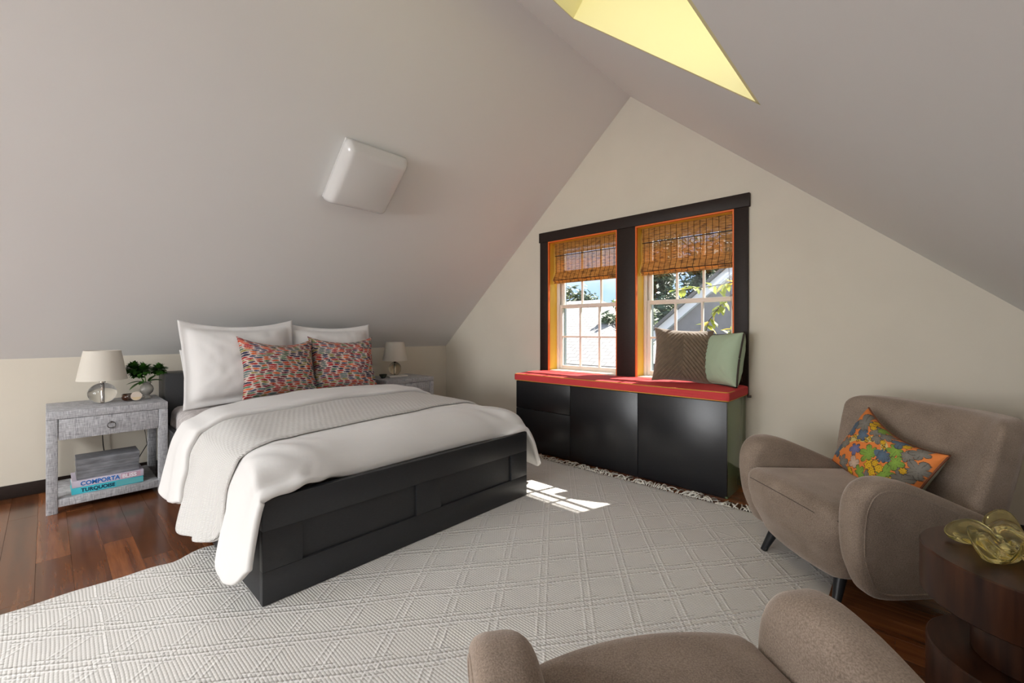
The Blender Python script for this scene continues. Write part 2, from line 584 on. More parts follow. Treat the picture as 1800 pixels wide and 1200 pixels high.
def make_window(name, y0, y1):
    t = tag(empty(name, (XG, (y0 + y1) / 2, WZ0)), kind='structure')
    L = Vector(t.location)
    def b(nm, xa, xb, ya, yb, za, zb, mat, par=t, bev=0.0):
        return box(nm, xa - L.x, xb - L.x, ya - L.y, yb - L.y, za - L.z, zb - L.z, mat, par, bev)
    e = 0.012
    # orange edge then yellow reveal lining
    for nm, ya, yb, za, zb in (('jamb', y1 - e, y1, WZ0, WZ1), ('jamb', y0, y0 + e, WZ0, WZ1), ('head', y0 + e, y1 - e, WZ1 - e, WZ1)):
        j = b(nm, XG + 0.004, XG + 0.150, ya, yb, za, zb, YELLOW)
        b('edge', XG - 0.02, XG + 0.004, ya, yb, za, zb, ORANGE, j)
    b('stool', XG - 0.0, XG + 0.150, y0 + e, y1 - e, WZ0, WZ0 + 0.02, SASH)
    ya, yb = y0 + e, y1 - e
    # stops, exterior casing
    for nm, a, c in (('stop', yb - 0.028, yb), ('stop', ya, ya + 0.028)):
        b(nm, XG + 0.128, XG + 0.150, a, c, WZ0 + 0.02, WZ1 - e, SASH, bev=0.003)
    for nm, a, c in (('outer_jamb', yb - 0.012, yb), ('outer_jamb', ya, ya + 0.012)):
        b(nm, XG + 0.150, XG + 0.25, a, c, WZ0, WZ1 - e, EXTW)
    for a, c in ((yb - 0.045, yb - 0.012), (ya + 0.012, ya + 0.045)):
        b('storm_frame', XG + 0.215, XG + 0.25, a, c, WZ0, WZ1 - e, EXTG)
    b('sill', XG + 0.150, XG + 0.29, ya - 0.03, yb + 0.03, WZ0 - 0.03, WZ0 + 0.012, EXTW)
    zm = 1.475
    for nm, xs, za, zb, brail, trail in (('lower_sash', XG + 0.150, WZ0 + 0.02, zm + 0.02, 0.045, 0.036), ('upper_sash', XG + 0.186, zm - 0.018, WZ1 - e, 0.036, 0.045)):
        s = tag(empty(nm, (xs - L.x, 0, 0)))
        s.parent = t
        def c(n2, xa, xb, yy0, yy1, z0_, z1_, mat, bev=0.0025):
            return box(n2, xa, xb, yy0 - L.y, yy1 - L.y, z0_ - L.z, z1_ - L.z, mat, s, bev)
        st = 0.045
        c('stile', 0, 0.034, ya + 0.012, ya + 0.012 + st, za, zb, SASH)
        c('stile', 0, 0.034, yb - 0.012 - st, yb - 0.012, za, zb, SASH)
        gy0, gy1 = ya + 0.012 + st, yb - 0.012 - st
        c('rail', 0, 0.034, gy0, gy1, za, za + brail, SASH)
        c('rail', 0, 0.034, gy0, gy1, zb - trail, zb, SASH)
        gz0, gz1 = za + brail, zb - trail
        mw = 0.019
        for k in (1, 2):
            yy = gy0 + (gy1 - gy0) * k / 3
            c('muntin', 0.004, 0.030, yy - mw / 2, yy + mw / 2, gz0, gz1, SASH)
        zz = (gz0 + gz1) / 2
        for k in range(3):
            pa, pb = gy0 + (gy1 - gy0) * k / 3, gy0 + (gy1 - gy0) * (k + 1) / 3
            c('muntin', 0.004, 0.030, pa + (mw / 2 if k else 0), pb - (mw / 2 if k < 2 else 0), zz - mw / 2, zz + mw / 2, SASH)
            for (p0, p1) in ((gz0, zz), (zz, gz1)):
                c('pane', 0.015, 0.018, pa, pb, p0, p1, PANE, 0)
    return t
make_window('window_1', *W1)
make_window('window_2', *W2)

# ------------------------------------------------------------------ rug
RX0, RX1, RY0, RY1 = -0.305, 3.165, 0.27, 2.83
def rug_mat():
    m, t, b = newmat('ivory_wool_weave')
    L = t.links
    tc = t.nodes.new('ShaderNodeTexCoord')
    sp = t.nodes.new('ShaderNodeSeparateXYZ')
    L.new(tc.outputs['Object'], sp.inputs[0])
    def val(x):
        return x
    def M(op, a, b_=None, c=None):
        n = t.nodes.new('ShaderNodeMath')
        n.operation = op
        for i, v in enumerate((a, b_, c)):
            if v is None:
                continue
            if isinstance(v, (int, float)):
                n.inputs[i].default_value = v
            else:
                L.new(v, n.inputs[i])
        return n.outputs[0]
    wob = t.nodes.new('ShaderNodeTexNoise')
    wob.inputs['Scale'].default_value = 2.2
    wob.inputs['Detail'].default_value = 2
    L.new(tc.outputs['Object'], wob.inputs['Vector'])
    wv = M('MULTIPLY', M('SUBTRACT', wob.outputs['Fac'], 0.5), 0.03)
    X = M('ADD', sp.outputs['X'], wv)
    Y = M('ADD', sp.outputs['Y'], M('MULTIPLY', wv, 0.7))
    # weave ribs along y, each rib broken into stitches
    p = 0.0115
    ribs = M('ABSOLUTE', M('SINE', M('MULTIPLY', X, PI / p)))
    row = M('FLOOR', M('DIVIDE', X, p))
    stitch = M('ABSOLUTE', M('SINE', M('ADD', M('MULTIPLY', Y, PI / 0.017), M('MULTIPLY', row, 1.05))))
    weave = M('MULTIPLY', ribs, M('MULTIPLY_ADD', stitch, 0.6, 0.4))
    # rhombus lattice of double dotted ridges
    a, c = 0.325, 0.245
    u = M('ADD', M('DIVIDE', M('SUBTRACT', X, 1.93), a), M('DIVIDE', M('SUBTRACT', Y, 0.79), c))
    v = M('SUBTRACT', M('DIVIDE', M('SUBTRACT', X, 1.93), a), M('DIVIDE', M('SUBTRACT', Y, 0.79), c))
    def lines(uu, offs, wd, dots):
        # distance to nearest integer, doubled line at +-offs
        f = M('ABSOLUTE', M('SUBTRACT', M('FRACT', M('ADD', uu, 0.5)), 0.5))
        d = M('ABSOLUTE', M('SUBTRACT', f, offs))
        g = M('SUBTRACT', 1.0, M('SMOOTH_MIN', M('DIVIDE', d, wd), 1.0, 0.1))
        g = M('MAXIMUM', g, 0.0)
        ds = M('MULTIPLY_ADD', M('ABSOLUTE', M('SINE', dots)), 0.65, 0.35)
        return M('MULTIPLY', g, ds)
    du = M('MULTIPLY', M('SUBTRACT', X, M('MULTIPLY', Y, 1.33)), PI / 0.03)
    dv = M('MULTIPLY', M('ADD', X, M('MULTIPLY', Y, 1.33)), PI / 0.03)
    l1 = lines(u, 0.085, 0.042, du)
    l2 = lines(v, 0.085, 0.042, dv)
    l3 = lines(u, 0.20, 0.03, du)
    # the third ridge only near the crossings
    fv = M('ABSOLUTE', M('SUBTRACT', M('FRACT', M('ADD', v, 0.5)), 0.5))
    near = M('LESS_THAN', fv, 0.27)
    l3 = M('MULTIPLY', l3, near)
    pat = M('MAXIMUM', M('MAXIMUM', l1, M('MULTIPLY', l2, 0.6)), M('MULTIPLY', l3, 0.8))
    # plain border with cross ridges
    edge = M('ABSOLUTE', M('SUBTRACT', M('ABSOLUTE', M('SUBTRACT', X, 1.43)), 1.272))
    bl = M('MAXIMUM', M('SUBTRACT', 1.0, M('DIVIDE', edge, 0.009)), 0.0)
    bl = M('MULTIPLY', bl, M('MULTIPLY_ADD', M('ABSOLUTE', M('SINE', M('MULTIPLY', Y, PI / 0.026))), 0.6, 0.4))
    hgt = M('ADD', M('MULTIPLY', weave, 0.26), M('MULTIPLY', M('MAXIMUM', pat, M('MULTIPLY', bl, 0.45)), 1.0))
    bp = t.nodes.new('ShaderNodeBump')
    bp.inputs['Strength'].default_value = 0.85
    bp.inputs['Distance'].default_value = 0.0065
    L.new(hgt, bp.inputs['Height'])
    L.new(bp.outputs['Normal'], b.inputs['Normal'])
    n = t.nodes.new('ShaderNodeTexNoise')
    n.inputs['Scale'].default_value = 3.0
    L.new(tc.outputs['Object'], n.inputs['Vector'])
    r = t.nodes.new('ShaderNodeValToRGB')
    r.color_ramp.elements[0].color = (0.72, 0.70, 0.665, 1)
    r.color_ramp.elements[1].color = (0.80, 0.78, 0.745, 1)
    L.new(n.outputs['Fac'], r.inputs['Fac'])
    mx = t.nodes.new('ShaderNodeMix')
    mx.data_type = 'RGBA'
    mx.blend_type = 'MULTIPLY'
    mx.inputs[7].default_value = (0.90, 0.895, 0.885, 1)
    L.new(M('SUBTRACT', 1.0, M('MINIMUM', M('MULTIPLY', hgt, 1.6), 1.0)), mx.inputs[0])
    L.new(r.outputs['Color'], mx.inputs[6])
    L.new(mx.outputs[2], b.inputs['Base Color'])
    b.inputs['Roughness'].default_value = 0.95
    b.inputs['Specular IOR Level'].default_value = 0.1
    return m
RUG = rug_mat()
rug = tag(empty('rug', ((RX0 + RX1) / 2, (RY0 + RY1) / 2, 0)), 'large ivory woven rug with raised diamond lattice and fringe', 'rug')
rl = Vector(rug.location)
nx, ny = 120, 84
vs, fs = [], []
for j in range(ny + 1):
    for i in range(nx + 1):
        x = RX0 + (RX1 - RX0) * i / nx
        y = RY0 + (RY1 - RY0) * j / ny
        e = min(x - RX0, RX1 - x, y - RY0, RY1 - y)
        z = 0.010 if e > 0.001 else 0.001
        yy = y
        if j == ny or j == ny - 1:
            yy = y + 0.012 * noise.noise((x * 6, 0, 0)) + (0.03 * math.exp(-((x - 0.62) / 0.09) ** 2) - 0.02 * math.exp(-((x - 0.45) / 0.05) ** 2))
            if 0.4 < x < 0.8:
                z += 0.008 * math.exp(-((x - 0.56) / 0.08) ** 2)
        vs.append((x, yy, z))
for j in range(ny):
    for i in range(nx):
        a = j * (nx + 1) + i
        fs.append((a, a + 1, a + nx + 2, a + nx + 1))
# bake object coordinates = world by keeping the woven sheet's origin at the world origin
rs = data_obj('woven_field', vs, fs, RUG, rug, smooth=0.5)
rs.matrix_parent_inverse = Matrix.Translation(-rl)
FRINGE = P('ivory_fringe_yarn', (0.74, 0.71, 0.64), 0.9, 0.1)
bm = bmesh.new()
rnd = random.Random(3)
y = RY0 + 0.005
while y < RY1:
    nz_ = rnd.choice((1, 1, 2))
    for q in range(nz_):
        ang = rnd.gauss(0, 0.55)
        L_ = rnd.uniform(0.06, 0.115)
        cv = rnd.gauss(0, 0.7)
        pts = []
        px, py = RX1 - 0.01, y
        lift = rnd.random() ** 2 * 0.028
        for s in range(6):
            f = s / 5
            pts.append((px, py, 0.008 + lift * math.sin(PI * f) + 0.004 * q - 0.003 * f))
            a = ang + cv * f
            px += math.cos(a) * L_ / 5
            py += math.sin(a) * L_ / 5
            px = min(px, 3.281)
        add_tube(bm, pts, 0.0042, 5)
    y += rnd.uniform(0.012, 0.02)
fr = bm_obj('fringe', bm, FRINGE, rug, smooth=True)
fr['kind'] = 'stuff'
fr.matrix_parent_inverse = Matrix.Translation(-rl)

# ------------------------------------------------------------------ bed
BX0, BX1, BY = 0.632, 2.372, 2.045
bed = tag(empty('bed', ((BX0 + BX1) / 2, BY, 0)), 'black wooden double bed with two-panel footboard and box headboard', 'bed')
bl_ = Vector(bed.location)
def bb(name, x0, x1, y0, y1, z0, z1, mat, par, bev=0.003):
    o = box(name, x0 - bl_.x, x1 - bl_.x, y0 - bl_.y, y1 - bl_.y, z0 - bl_.z, z1 - bl_.z, mat, par, bev)
    return o
fb = empty('footboard')
fb.parent = bed
FT = 0.036
bb('top_rail', BX0, BX1, BY, BY + FT, 0.333, 0.470, BLACKWOOD, fb, 0.002)
bb('bottom_rail', BX0, BX1, BY, BY + FT, 0.0125, 0.157, BLACKWOOD, fb, 0.002)
xs = [(BX0, 0.800), (1.422, 1.595), (2.208, BX1)]
for a, b in xs:
    bb('stile', a, b, BY + 0.0004, BY + FT, 0.1572, 0.3328, BLACKWOOD, fb, 0.0012)
for a, b in ((0.800, 1.422), (1.595, 2.208)):
    bb('panel', a, b, BY + 0.014, BY + 0.028, 0.157, 0.333, BLACKWOOD, fb, 0)
bb('side_rail', BX0 + 0.002, BX0 + 0.034, BY + FT, 4.40, 0.0125, 0.455, BLACKWOOD, bed)
bb('side_rail', BX1 - 0.034, BX1 - 0.002, BY + FT, 4.40, 0.0125, 0.455, BLACKWOOD, bed)
bb('slat_base', BX0 + 0.04, BX1 - 0.04, BY + FT, 4.39, 0.30, 0.335, BLACKWOOD, bed)
hb = empty('headboard')
hb.parent = bed
bb('front_panel', BX0 + 0.02, BX1 - 0.02, 4.40, 4.425, 0.012, 0.853, BLACKWOOD, hb)
bb('side_panel', BX0 + 0.02, BX0 + 0.045, 4.426, 4.69, 0.0, 0.838, BLACKWOOD, hb)
bb('side_panel', BX1 - 0.045, BX1 - 0.02, 4.426, 4.69, 0.0, 0.838, BLACKWOOD, hb)
bb('top_board', BX0 + 0.02, BX1 - 0.02, 4.426, 4.70, 0.838, 0.856, BLACKWOOD, hb)
bb('back_panel', BX0 + 0.045, BX1 - 0.045, 4.68, 4.69, 0.0, 0.838, BLACKWOOD, hb)

WHITE = P('white_cotton', (0.735, 0.72, 0.70), 0.85, 0.2, sheen=0.15, bump=0.12, bscale=30, bdist=0.006)
SHEET = P('grey_print_sheet', (0.52, 0.485, 0.47), 0.9, 0.15, noise_amt=0.22, nscale=38, bump=0.3, bscale=14, bdist=0.012)
def coverlet_mat():
    m, t, b = newmat('white_woven_coverlet')
    tc = t.nodes.new('ShaderNodeTexCoord')
    w1 = t.nodes.new('ShaderNodeTexWave')
    w1.inputs['Scale'].default_value = 22
    w1.bands_direction = 'DIAGONAL'
    w2 = t.nodes.new('ShaderNodeTexWave')
    w2.inputs['Scale'].default_value = 15
    w2.bands_direction = 'Y'
    w2.inputs['Distortion'].default_value = 1.0
    w3 = t.nodes.new('ShaderNodeTexWave')
    w3.inputs['Scale'].default_value = 26
    w3.bands_direction = 'X'
    for wn in (w1, w2, w3):
        t.links.new(tc.outputs['UV'], wn.inputs['Vector'])
    mul = t.nodes.new('ShaderNodeMath')
    mul.operation = 'MULTIPLY'
    t.links.new(w2.outputs['Fac'], mul.inputs[0])
    t.links.new(w1.outputs['Fac'], mul.inputs[1])
    bp = t.nodes.new('ShaderNodeBump')
    bp.inputs['Strength'].default_value = 0.55
    bp.inputs['Distance'].default_value = 0.006
    t.links.new(mul.outputs[0], bp.inputs['Height'])
    t.links.new(bp.outputs['Normal'], b.inputs['Normal'])
    r = t.nodes.new('ShaderNodeValToRGB')
    r.color_ramp.elements[0].color = (0.61, 0.595, 0.57, 1)
    r.color_ramp.elements[1].color = (0.74, 0.725, 0.70, 1)
    t.links.new(mul.outputs[0], r.inputs['Fac'])
    t.links.new(r.outputs['Color'], b.inputs['Base Color'])
    b.inputs['Roughness'].default_value = 0.9
    b.inputs['Specular IOR Level'].default_value = 0.15
    return m
COVERLET = coverlet_mat()

def mat_def(p):
    z = p.z
    q = Vector((p.x, p.y, z))
    q += Vector((noise.noise(p * 5.0), noise.noise(p * 5 + Vector((7, 0, 0))), noise.noise(p * 4 + Vector((0, 5, 0))))) * 0.014
    return q
mt = rbox('mattress', 0.828, 1.08, 0.125, 0.07, 44, SHEET, None, mat_def)
mt.location = ((BX0 + BX1) / 2, 2.225 + 1.08, 0.355 + 0.125 - 0.012)
tag(mt, 'mattress in pale grey patterned fitted sheet on the bed', 'mattress')
mt.location.z = 0.473

# duvet: a quilt sheet over the mattress, hanging down on both sides
def nse(x, y, z=0.0):
    return noise.noise((x, y, z))
def interp(tab, y):
    if y <= tab[0][0]:
        return tab[0][1]
    for (a, va), (b, vb) in zip(tab[:-1], tab[1:]):
        if y <= b:
            f = (y - a) / (b - a)
            f = f * f * (3 - 2 * f)
            return va + (vb - va) * f
    return tab[-1][1]
FOOT_Y = 2.084
ZT = 0.640
def zedge(y, s=0.5):
    z0 = 0.435 + 0.068 * max(sm(0.26, 0.10, s), sm(0.86, 0.97, s))
    # bed top height along its length: falls to the footboard top at the foot
    d = sm(0.0, 0.30, y - FOOT_Y)
    f = math.sqrt(max(0.0, 1 - (1 - min(1, max(0, (y - FOOT_Y)) / 0.24)) ** 2))
    return z0 + (ZT - z0) * f
HEM_L = [(2.02, 0.215), (2.10, 0.135), (2.24, 0.12), (2.33, 0.22), (2.37, 0.25), (2.5, 0.17), (2.8, 0.13), (2.98, 0.18), (3.05, 0.21), (3.12, 0.19), (3.3, 0.165), (3.42, 0.21), (3.9, 0.26)]
HEM_R = [(2.03, 0.19), (2.14, 0.13), (2.4, 0.24), (2.8, 0.20), (3.9, 0.24)]
XO_L = [(2.02, 0.035), (2.15, 0.115), (2.27, 0.085), (2.34, 0.030), (2.42, 0.045), (2.6, 0.09), (2.85, 0.11), (3.0, 0.055), (3.08, 0.045), (3.2, 0.085), (3.42, 0.075), (3.9, 0.04)]
XO_R = [(2.03, 0.20), (2.12, 0.30), (2.35, 0.16), (2.7, 0.12), (3.9, 0.10)]
def drape_point(s, y, lift, sl=1.0):
    """s: -1..0 left drape (hem to edge), 0..1 top, 1..2 right drape (edge to hem)"""
    ft = sm(2.05, 2.40, y)
    xl, xr = BX0 - 0.014 + 0.03 * ft, BX1 + 0.014 - 0.034 * ft
    R = 0.085 * (0.25 + 0.75 * ft)
    ze = zedge(y, s) + lift
    top_puff = 0.018 * nse(y * 2.2, 3.1) + 0.010 * nse(s * 5, y * 5, 2)
    def side(a, hem, xo, sign, x_edge):
        # a 0 at top edge -> 1 hem
        zz = ze - R * 0.55
        z = zz + (hem + lift * 0.3 - zz) * a
        bulge = R * (1 - (1 - min(1.0, a * 2.4)) ** 2.2)
        fold = 0.016 * a * math.sin(y * 23 + sign) + 0.010 * a * nse(y * 9, a * 2, sign)
        x = x_edge + sign * (0.0 + bulge * 0.55 + xo * a ** 0.9 + lift * 0.8 + fold)
        return x, z
    if s < 0:
        a = -s
        x, z = side(a, interp(HEM_L, y), interp(XO_L, y), -1, xl)
        yy = y - 0.0 * a
        if y < 2.2:
            yy = y - 0.03 * a * (2.2 - y) / 0.17
    elif s > 1:
        a = s - 1
        x, z = side(a, interp(HEM_R, y), interp(XO_R, y), 1, xr)
        yy = y + (0.05 * a if y < 2.3 else 0)
    else:
        x = xl + (xr - xl) * s
        e = min(s, 1 - s) * (xr - xl)
        rd = 1 - min(1.0, e / 0.17)
        z = ze - R * 0.55 * rd ** 2.4 + top_puff * (1 - rd)
        z += 0.022 * math.sin(PI * s)
        if y < 2.05:
            z -= (2.05 - y) * 0.9
        z += 0.012 * (1 - ft) * max(sm(0.3, 0.05, s), sm(0.8, 0.95, s))
        yy = y
        # wrinkles toward the foot corners
        if y < 2.6:
            z += 0.006 * math.sin((x + y) * 40) * sm(2.6, 2.15, y) * (math.exp(-((s - 0.9) / 0.12) ** 2) + math.exp(-((s - 0.08) / 0.1) ** 2))
    return Vector((x, yy, z))

def sheet_obj(name, ylo, yhi, lift, thick, mat, parent, ns_side=26, ns_top=60, ny_=60, shear=0.0, edge_round=0.0, a_max=1.0, fine=0.0, smin=-1.0, smax=2.0):
    ss = [-a_max * (1 - i / ns_side) for i in range(ns_side)] + [i / ns_top for i in range(ns_top)] + [1 + a_max * i / ns_side for i in range(ns_side + 1)]
    ss = [s for s in ss if smin - 1e-6 <= s <= smax + 1e-6]
    nS = len(ss)
    vs, uv = [], []
    for j in range(ny_ + 1):
        f = j / ny_
        for s in ss:
            lo = ylo(s) if callable(ylo) else ylo
            hi = yhi(s) if callable(yhi) else yhi
            y = lo + (hi - lo) * f
            d = min(f, 1 - f) * (hi - lo)
            l2 = lift
            if edge_round:
                l2 = lift - edge_round * (1 - min(1.0, d / 0.05)) ** 2
            p = drape_point(s, y, l2)
            if fine:
                p.z += fine * nse(p.x * 9, p.y * 9, 4.0)
                p.x += fine * nse(p.x * 9, p.y * 9, p.z * 9)
            vs.append(p)
            uv.append((s * 1.6, y))
    fs = []
    for j in range(ny_):
        for i in range(nS - 1):
            a = j * nS + i
            fs.append((a, a + 1, a + nS + 1, a + nS))
    o = data_obj(name, vs, fs, mat, parent, smooth=True)
    me = o.data
    ul = me.uv_layers.new(name='UVMap')
    for lp in me.loops:
        ul.data[lp.index].uv = uv[lp.vertex_index]
    so = o.modifiers.new('thickness', 'SOLIDIFY')
    so.thickness = thick
    so.offset = -1.0
    so.use_rim = True
    sb = o.modifiers.new('soft', 'SUBSURF')
    sb.levels = 1
    sb.render_levels = 1
    return o

duvet = tag(empty('duvet', (1.5, 2.9, 0.6)), 'fluffy white duvet hanging over both sides of the bed', 'duvet')
dl = Vector(duvet.location)
def foot(s):
    # the corners hang past the footboard
    if s < 0.0:
        return 2.020
    if s < 0.24:
        return 2.020 + (FOOT_Y - 2.020) * sm(0.06, 0.24, s)
    if s > 1.0:
        return 2.030
    return FOOT_Y - 0.054 * sm(0.84, 0.97, s)
cv = sheet_obj('quilt_body', foot, 3.30, 0.0, 0.03, WHITE, duvet, ny_=64)
cv.matrix_parent_inverse = Matrix.Translation(-dl)
def head(s):
    t = max(-1, min(1.0, s))
    return 3.41 + 0.28 * sm(-0.05, 0.55, t) - 0.10 * sm(0.6, 1.0, s)
fold = sheet_obj('turned_back_fold', lambda s: 3.05 + 0.17 * sm(0.0, 1.0, s) + 0.008 * math.sin(s * 14), head, 0.058, 0.05, WHITE, duvet, ny_=26, edge_round=0.018)
fold.matrix_parent_inverse = Matrix.Translation(-dl)
cvl = sheet_obj('coverlet', lambda s: 2.355 + 0.012 * math.sin(s * 9) + 0.19 * sm(0.0, 1.0, s), lambda s: 3.15 + 0.12 * sm(-0.3, 0.6, s), 0.020, 0.018, COVERLET, None, ny_=34)
tag(cvl, 'white textured coverlet laid across the duvet in the middle of the bed', 'coverlet')

# ------------------------------------------------------------------ pillows
def pillow_mesh(name, w, h, t, mat, n=44, flange=0.0, pinch=0.05, seed=0, wr=0.006, colfn=None, parent=None, pw_=0.42, sag=0.0, nm=None):
    rnd = seed * 13.7
    vs, fs, cols, mats = [], [], [], []
    nn = n + 1
    def prof(u, v):
        a = max(0.0, 1 - abs(u) ** 2.6)
        b = max(0.0, 1 - abs(v) ** 2.6)
        return (a * b) ** pw_
    iw, ih = 1.0, 1.0
    if flange:
        iw = 1 - 2 * flange / w
        ih = 1 - 2 * flange / h
    for side in (0, 1):
        for j in range(nn):
            for i in range(nn):
                u, v = 2 * i / n - 1, 2 * j / n - 1
                x = u * w / 2 * (1 - pinch * (1 - v * v) * abs(u) ** 2)
                z = v * h / 2 * (1 - pinch * (1 - u * u) * abs(v) ** 2)
                uu, vv = u / iw, v / ih
                d = prof(uu, vv) if abs(uu) < 1 and abs(vv) < 1 else 0.0
                wv = wr * nse(x * 9 + rnd, z * 9, side * 3.0) * (0.4 + d) + wr * 0.8 * nse(x * 22, z * 14 + rnd, side * 5)
                # creases running in from the corners
                cr = wr * 0.9 * math.sin((abs(u) - abs(v)) * 22 + rnd) * max(0, abs(u * v)) * d
                yy = t / 2 * d + (0.003 if flange else 0.0008) + (wv + cr) * (d > 0.0) * min(1, d * 4)
                if flange and d == 0:
                    yy += 0.0
                fl = 0.012 * nse(x * 7 + rnd, z * 7, 1.0) if (flange and d < 0.05) else 0
                e = (i in (0, n) or j in (0, n))
                sgn = -1 if side == 0 else 1
                zz = z + h / 2 - sag * (1 - u * u) * (v > 0) * v * v
                vs.append((x + 0.004 * nse(z * 6, rnd), (0 if e and not flange else sgn * yy) + fl, zz))
                if colfn:
                    cols.append(colfn(u, v, side))
    for side in (0, 1):
        o = side * nn * nn
        for j in range(n):
            for i in range(n):
                a = o + j * nn + i
                q = (a, a + 1, a + nn + 1, a + nn)
                fs.append(q if side == 0 else q[::-1])
    # stitch the rims
    def rim(i, j):
        return j * nn + i
    ring = [(i, 0) for i in range(n)] + [(n, j) for j in range(n)] + [(i, n) for i in range(n, 0, -1)] + [(0, j) for j in range(n, 0, -1)]
    for k in range(len(ring)):
        a = rim(*ring[k])
        b = rim(*ring[(k + 1) % len(ring)])
        fs.append((b, a, a + nn * nn, b + nn * nn))
    o = data_obj(name, vs, fs, mat, parent, smooth=True, colors=cols if colfn else None)
    return o

def place(o, loc, rz=0.0, lean=0.0, roll=0.0):
    o.location = loc
    o.rotation_euler = (-lean, roll, rz)

def piping(o, w, h, mat, pinch, r=0.005, seed=0, sag=0.0):
    pts = []
    rnd = seed * 13.7
    N = 30
    def q(u, v):
        x = u * w / 2 * (1 - pinch * (1 - v * v) * abs(u) ** 2)
        z = v * h / 2 * (1 - pinch * (1 - u * u) * abs(v) ** 2)
        return (x + 0.004 * nse(z * 6, rnd), 0, z + h / 2 - sag * (1 - u * u) * (v > 0) * v * v)
    for i in range(N):
        pts.append(q(2 * i / N - 1, -1))
    for i in range(N):
        pts.append(q(1, 2 * i / N - 1))
    for i in range(N):
        pts.append(q(1 - 2 * i / N, 1))
    for i in range(N + 1):
        pts.append(q(-1, 1 - 2 * i / N))
    return tube('piping', pts, r, mat, o, 6)

# white sleeping pillows
p = pillow_mesh('pillow', 0.78, 0.46, 0.20, WHITE, flange=0.035, seed=2, wr=0.010)
place(p, (1.13, 4.27, 0.60), 0.05, 0.24)
tag(p, 'white pillow nearest the headboard, mostly hidden behind the large sham', 'pillow', 'white bed pillows')
p = pillow_mesh('pillow', 0.86, 0.70, 0.27, WHITE, flange=0.055, seed=3, wr=0.007, sag=0.045, pw_=0.5)
place(p, (1.135, 4.06, 0.605), 0.03, 0.17, -0.02)
tag(p, 'large white flanged sham pillow on the side of the bed near the vase', 'pillow', 'white bed pillows')
p = pillow_mesh('pillow', 0.82, 0.68, 0.26, WHITE, flange=0.05, seed=5, wr=0.006, sag=0.03, pw_=0.5)
place(p, (1.92, 4.10, 0.605), -0.02, 0.20, 0.0)
tag(p, 'large white sham pillow behind the multicoloured cushion closer to the window', 'pillow', 'white bed pillows')
p = pillow_mesh('pillow', 0.74, 0.46, 0.15, WHITE, flange=0.035, seed=8, wr=0.008)
place(p, (1.97, 4.29, 0.60), 0.0, 0.25)
tag(p, 'white pillow against the headboard behind the sham closer to the window', 'pillow', 'white bed pillows')

PAL = [lin(c) for c in ((208, 82, 48), (176, 34, 42), (44, 48, 76), (150, 138, 74), (104, 124, 122), (120, 40, 62), (214, 104, 56), (84, 90, 116), (168, 52, 46), (98, 130, 104))]
GROUND = lin((196, 178, 168))
def dash_fn(seed):
    r0 = random.Random(seed)
    rows = 30
    tabs = {}
    def fn(u, v, side):
        y = (v + 1) / 2 * rows + 0.55 * nse(u * 4, v * 4, seed)
        j = math.floor(y)
        fy = y - j
        ncol = 10
        x = (u + 1) / 2 * ncol + (j % 2) * 0.5 + 0.28 * math.sin(j * 2.3) + 0.25 * nse(u * 6, v * 9, seed + 2)
        i = math.floor(x)
        fx = x - i
        key = (i, j)
        if key not in tabs:
            nn_ = nse(i / ncol * 3.6 + seed, j / rows * 4.2) * 0.5 + 0.5
            k = int(nn_ * 26) % len(PAL)
            if r0.random() < 0.28:
                k = r0.randrange(len(PAL))
            tabs[key] = (k, r0.uniform(0.8, 1.1), r0.uniform(0.05, 0.14))
        k, br, pad = tabs[key]
        ex = abs(fx - 0.5) / (0.56 - pad)
        ey = abs(fy - 0.5 + 0.22 * (fx - 0.5)) / 0.40
        if ex ** 2.2 + ey ** 1.8 > 1:
            return GROUND
        c = PAL[k]
        return tuple(min(1, q * br * 0.8) for q in c)
    return fn
DASH = M_vcol('multicolour_dash_print', 0.85)
p = pillow_mesh('cushion', 0.63, 0.53, 0.22, DASH, n=160, pinch=0.12, seed=11, wr=0.008, colfn=dash_fn(4), sag=0.05, pw_=0.5)
place(p, (1.345, 3.84, 0.645), 0.10, 0.34, 0.05)
tag(p, 'multicoloured brushstroke-print cushion in front of the large flanged sham', 'cushion', 'multicoloured bed cushions')
p = pillow_mesh('cushion', 0.62, 0.53, 0.22, DASH, n=160, pinch=0.12, seed=17, wr=0.008, colfn=dash_fn(9), sag=0.04, pw_=0.5)
place(p, (1.92, 3.89, 0.645), -0.10, 0.32, 0.02)
tag(p, 'multicoloured brushstroke-print cushion on the bed half closer to the window seat', 'cushion', 'multicoloured bed cushions')

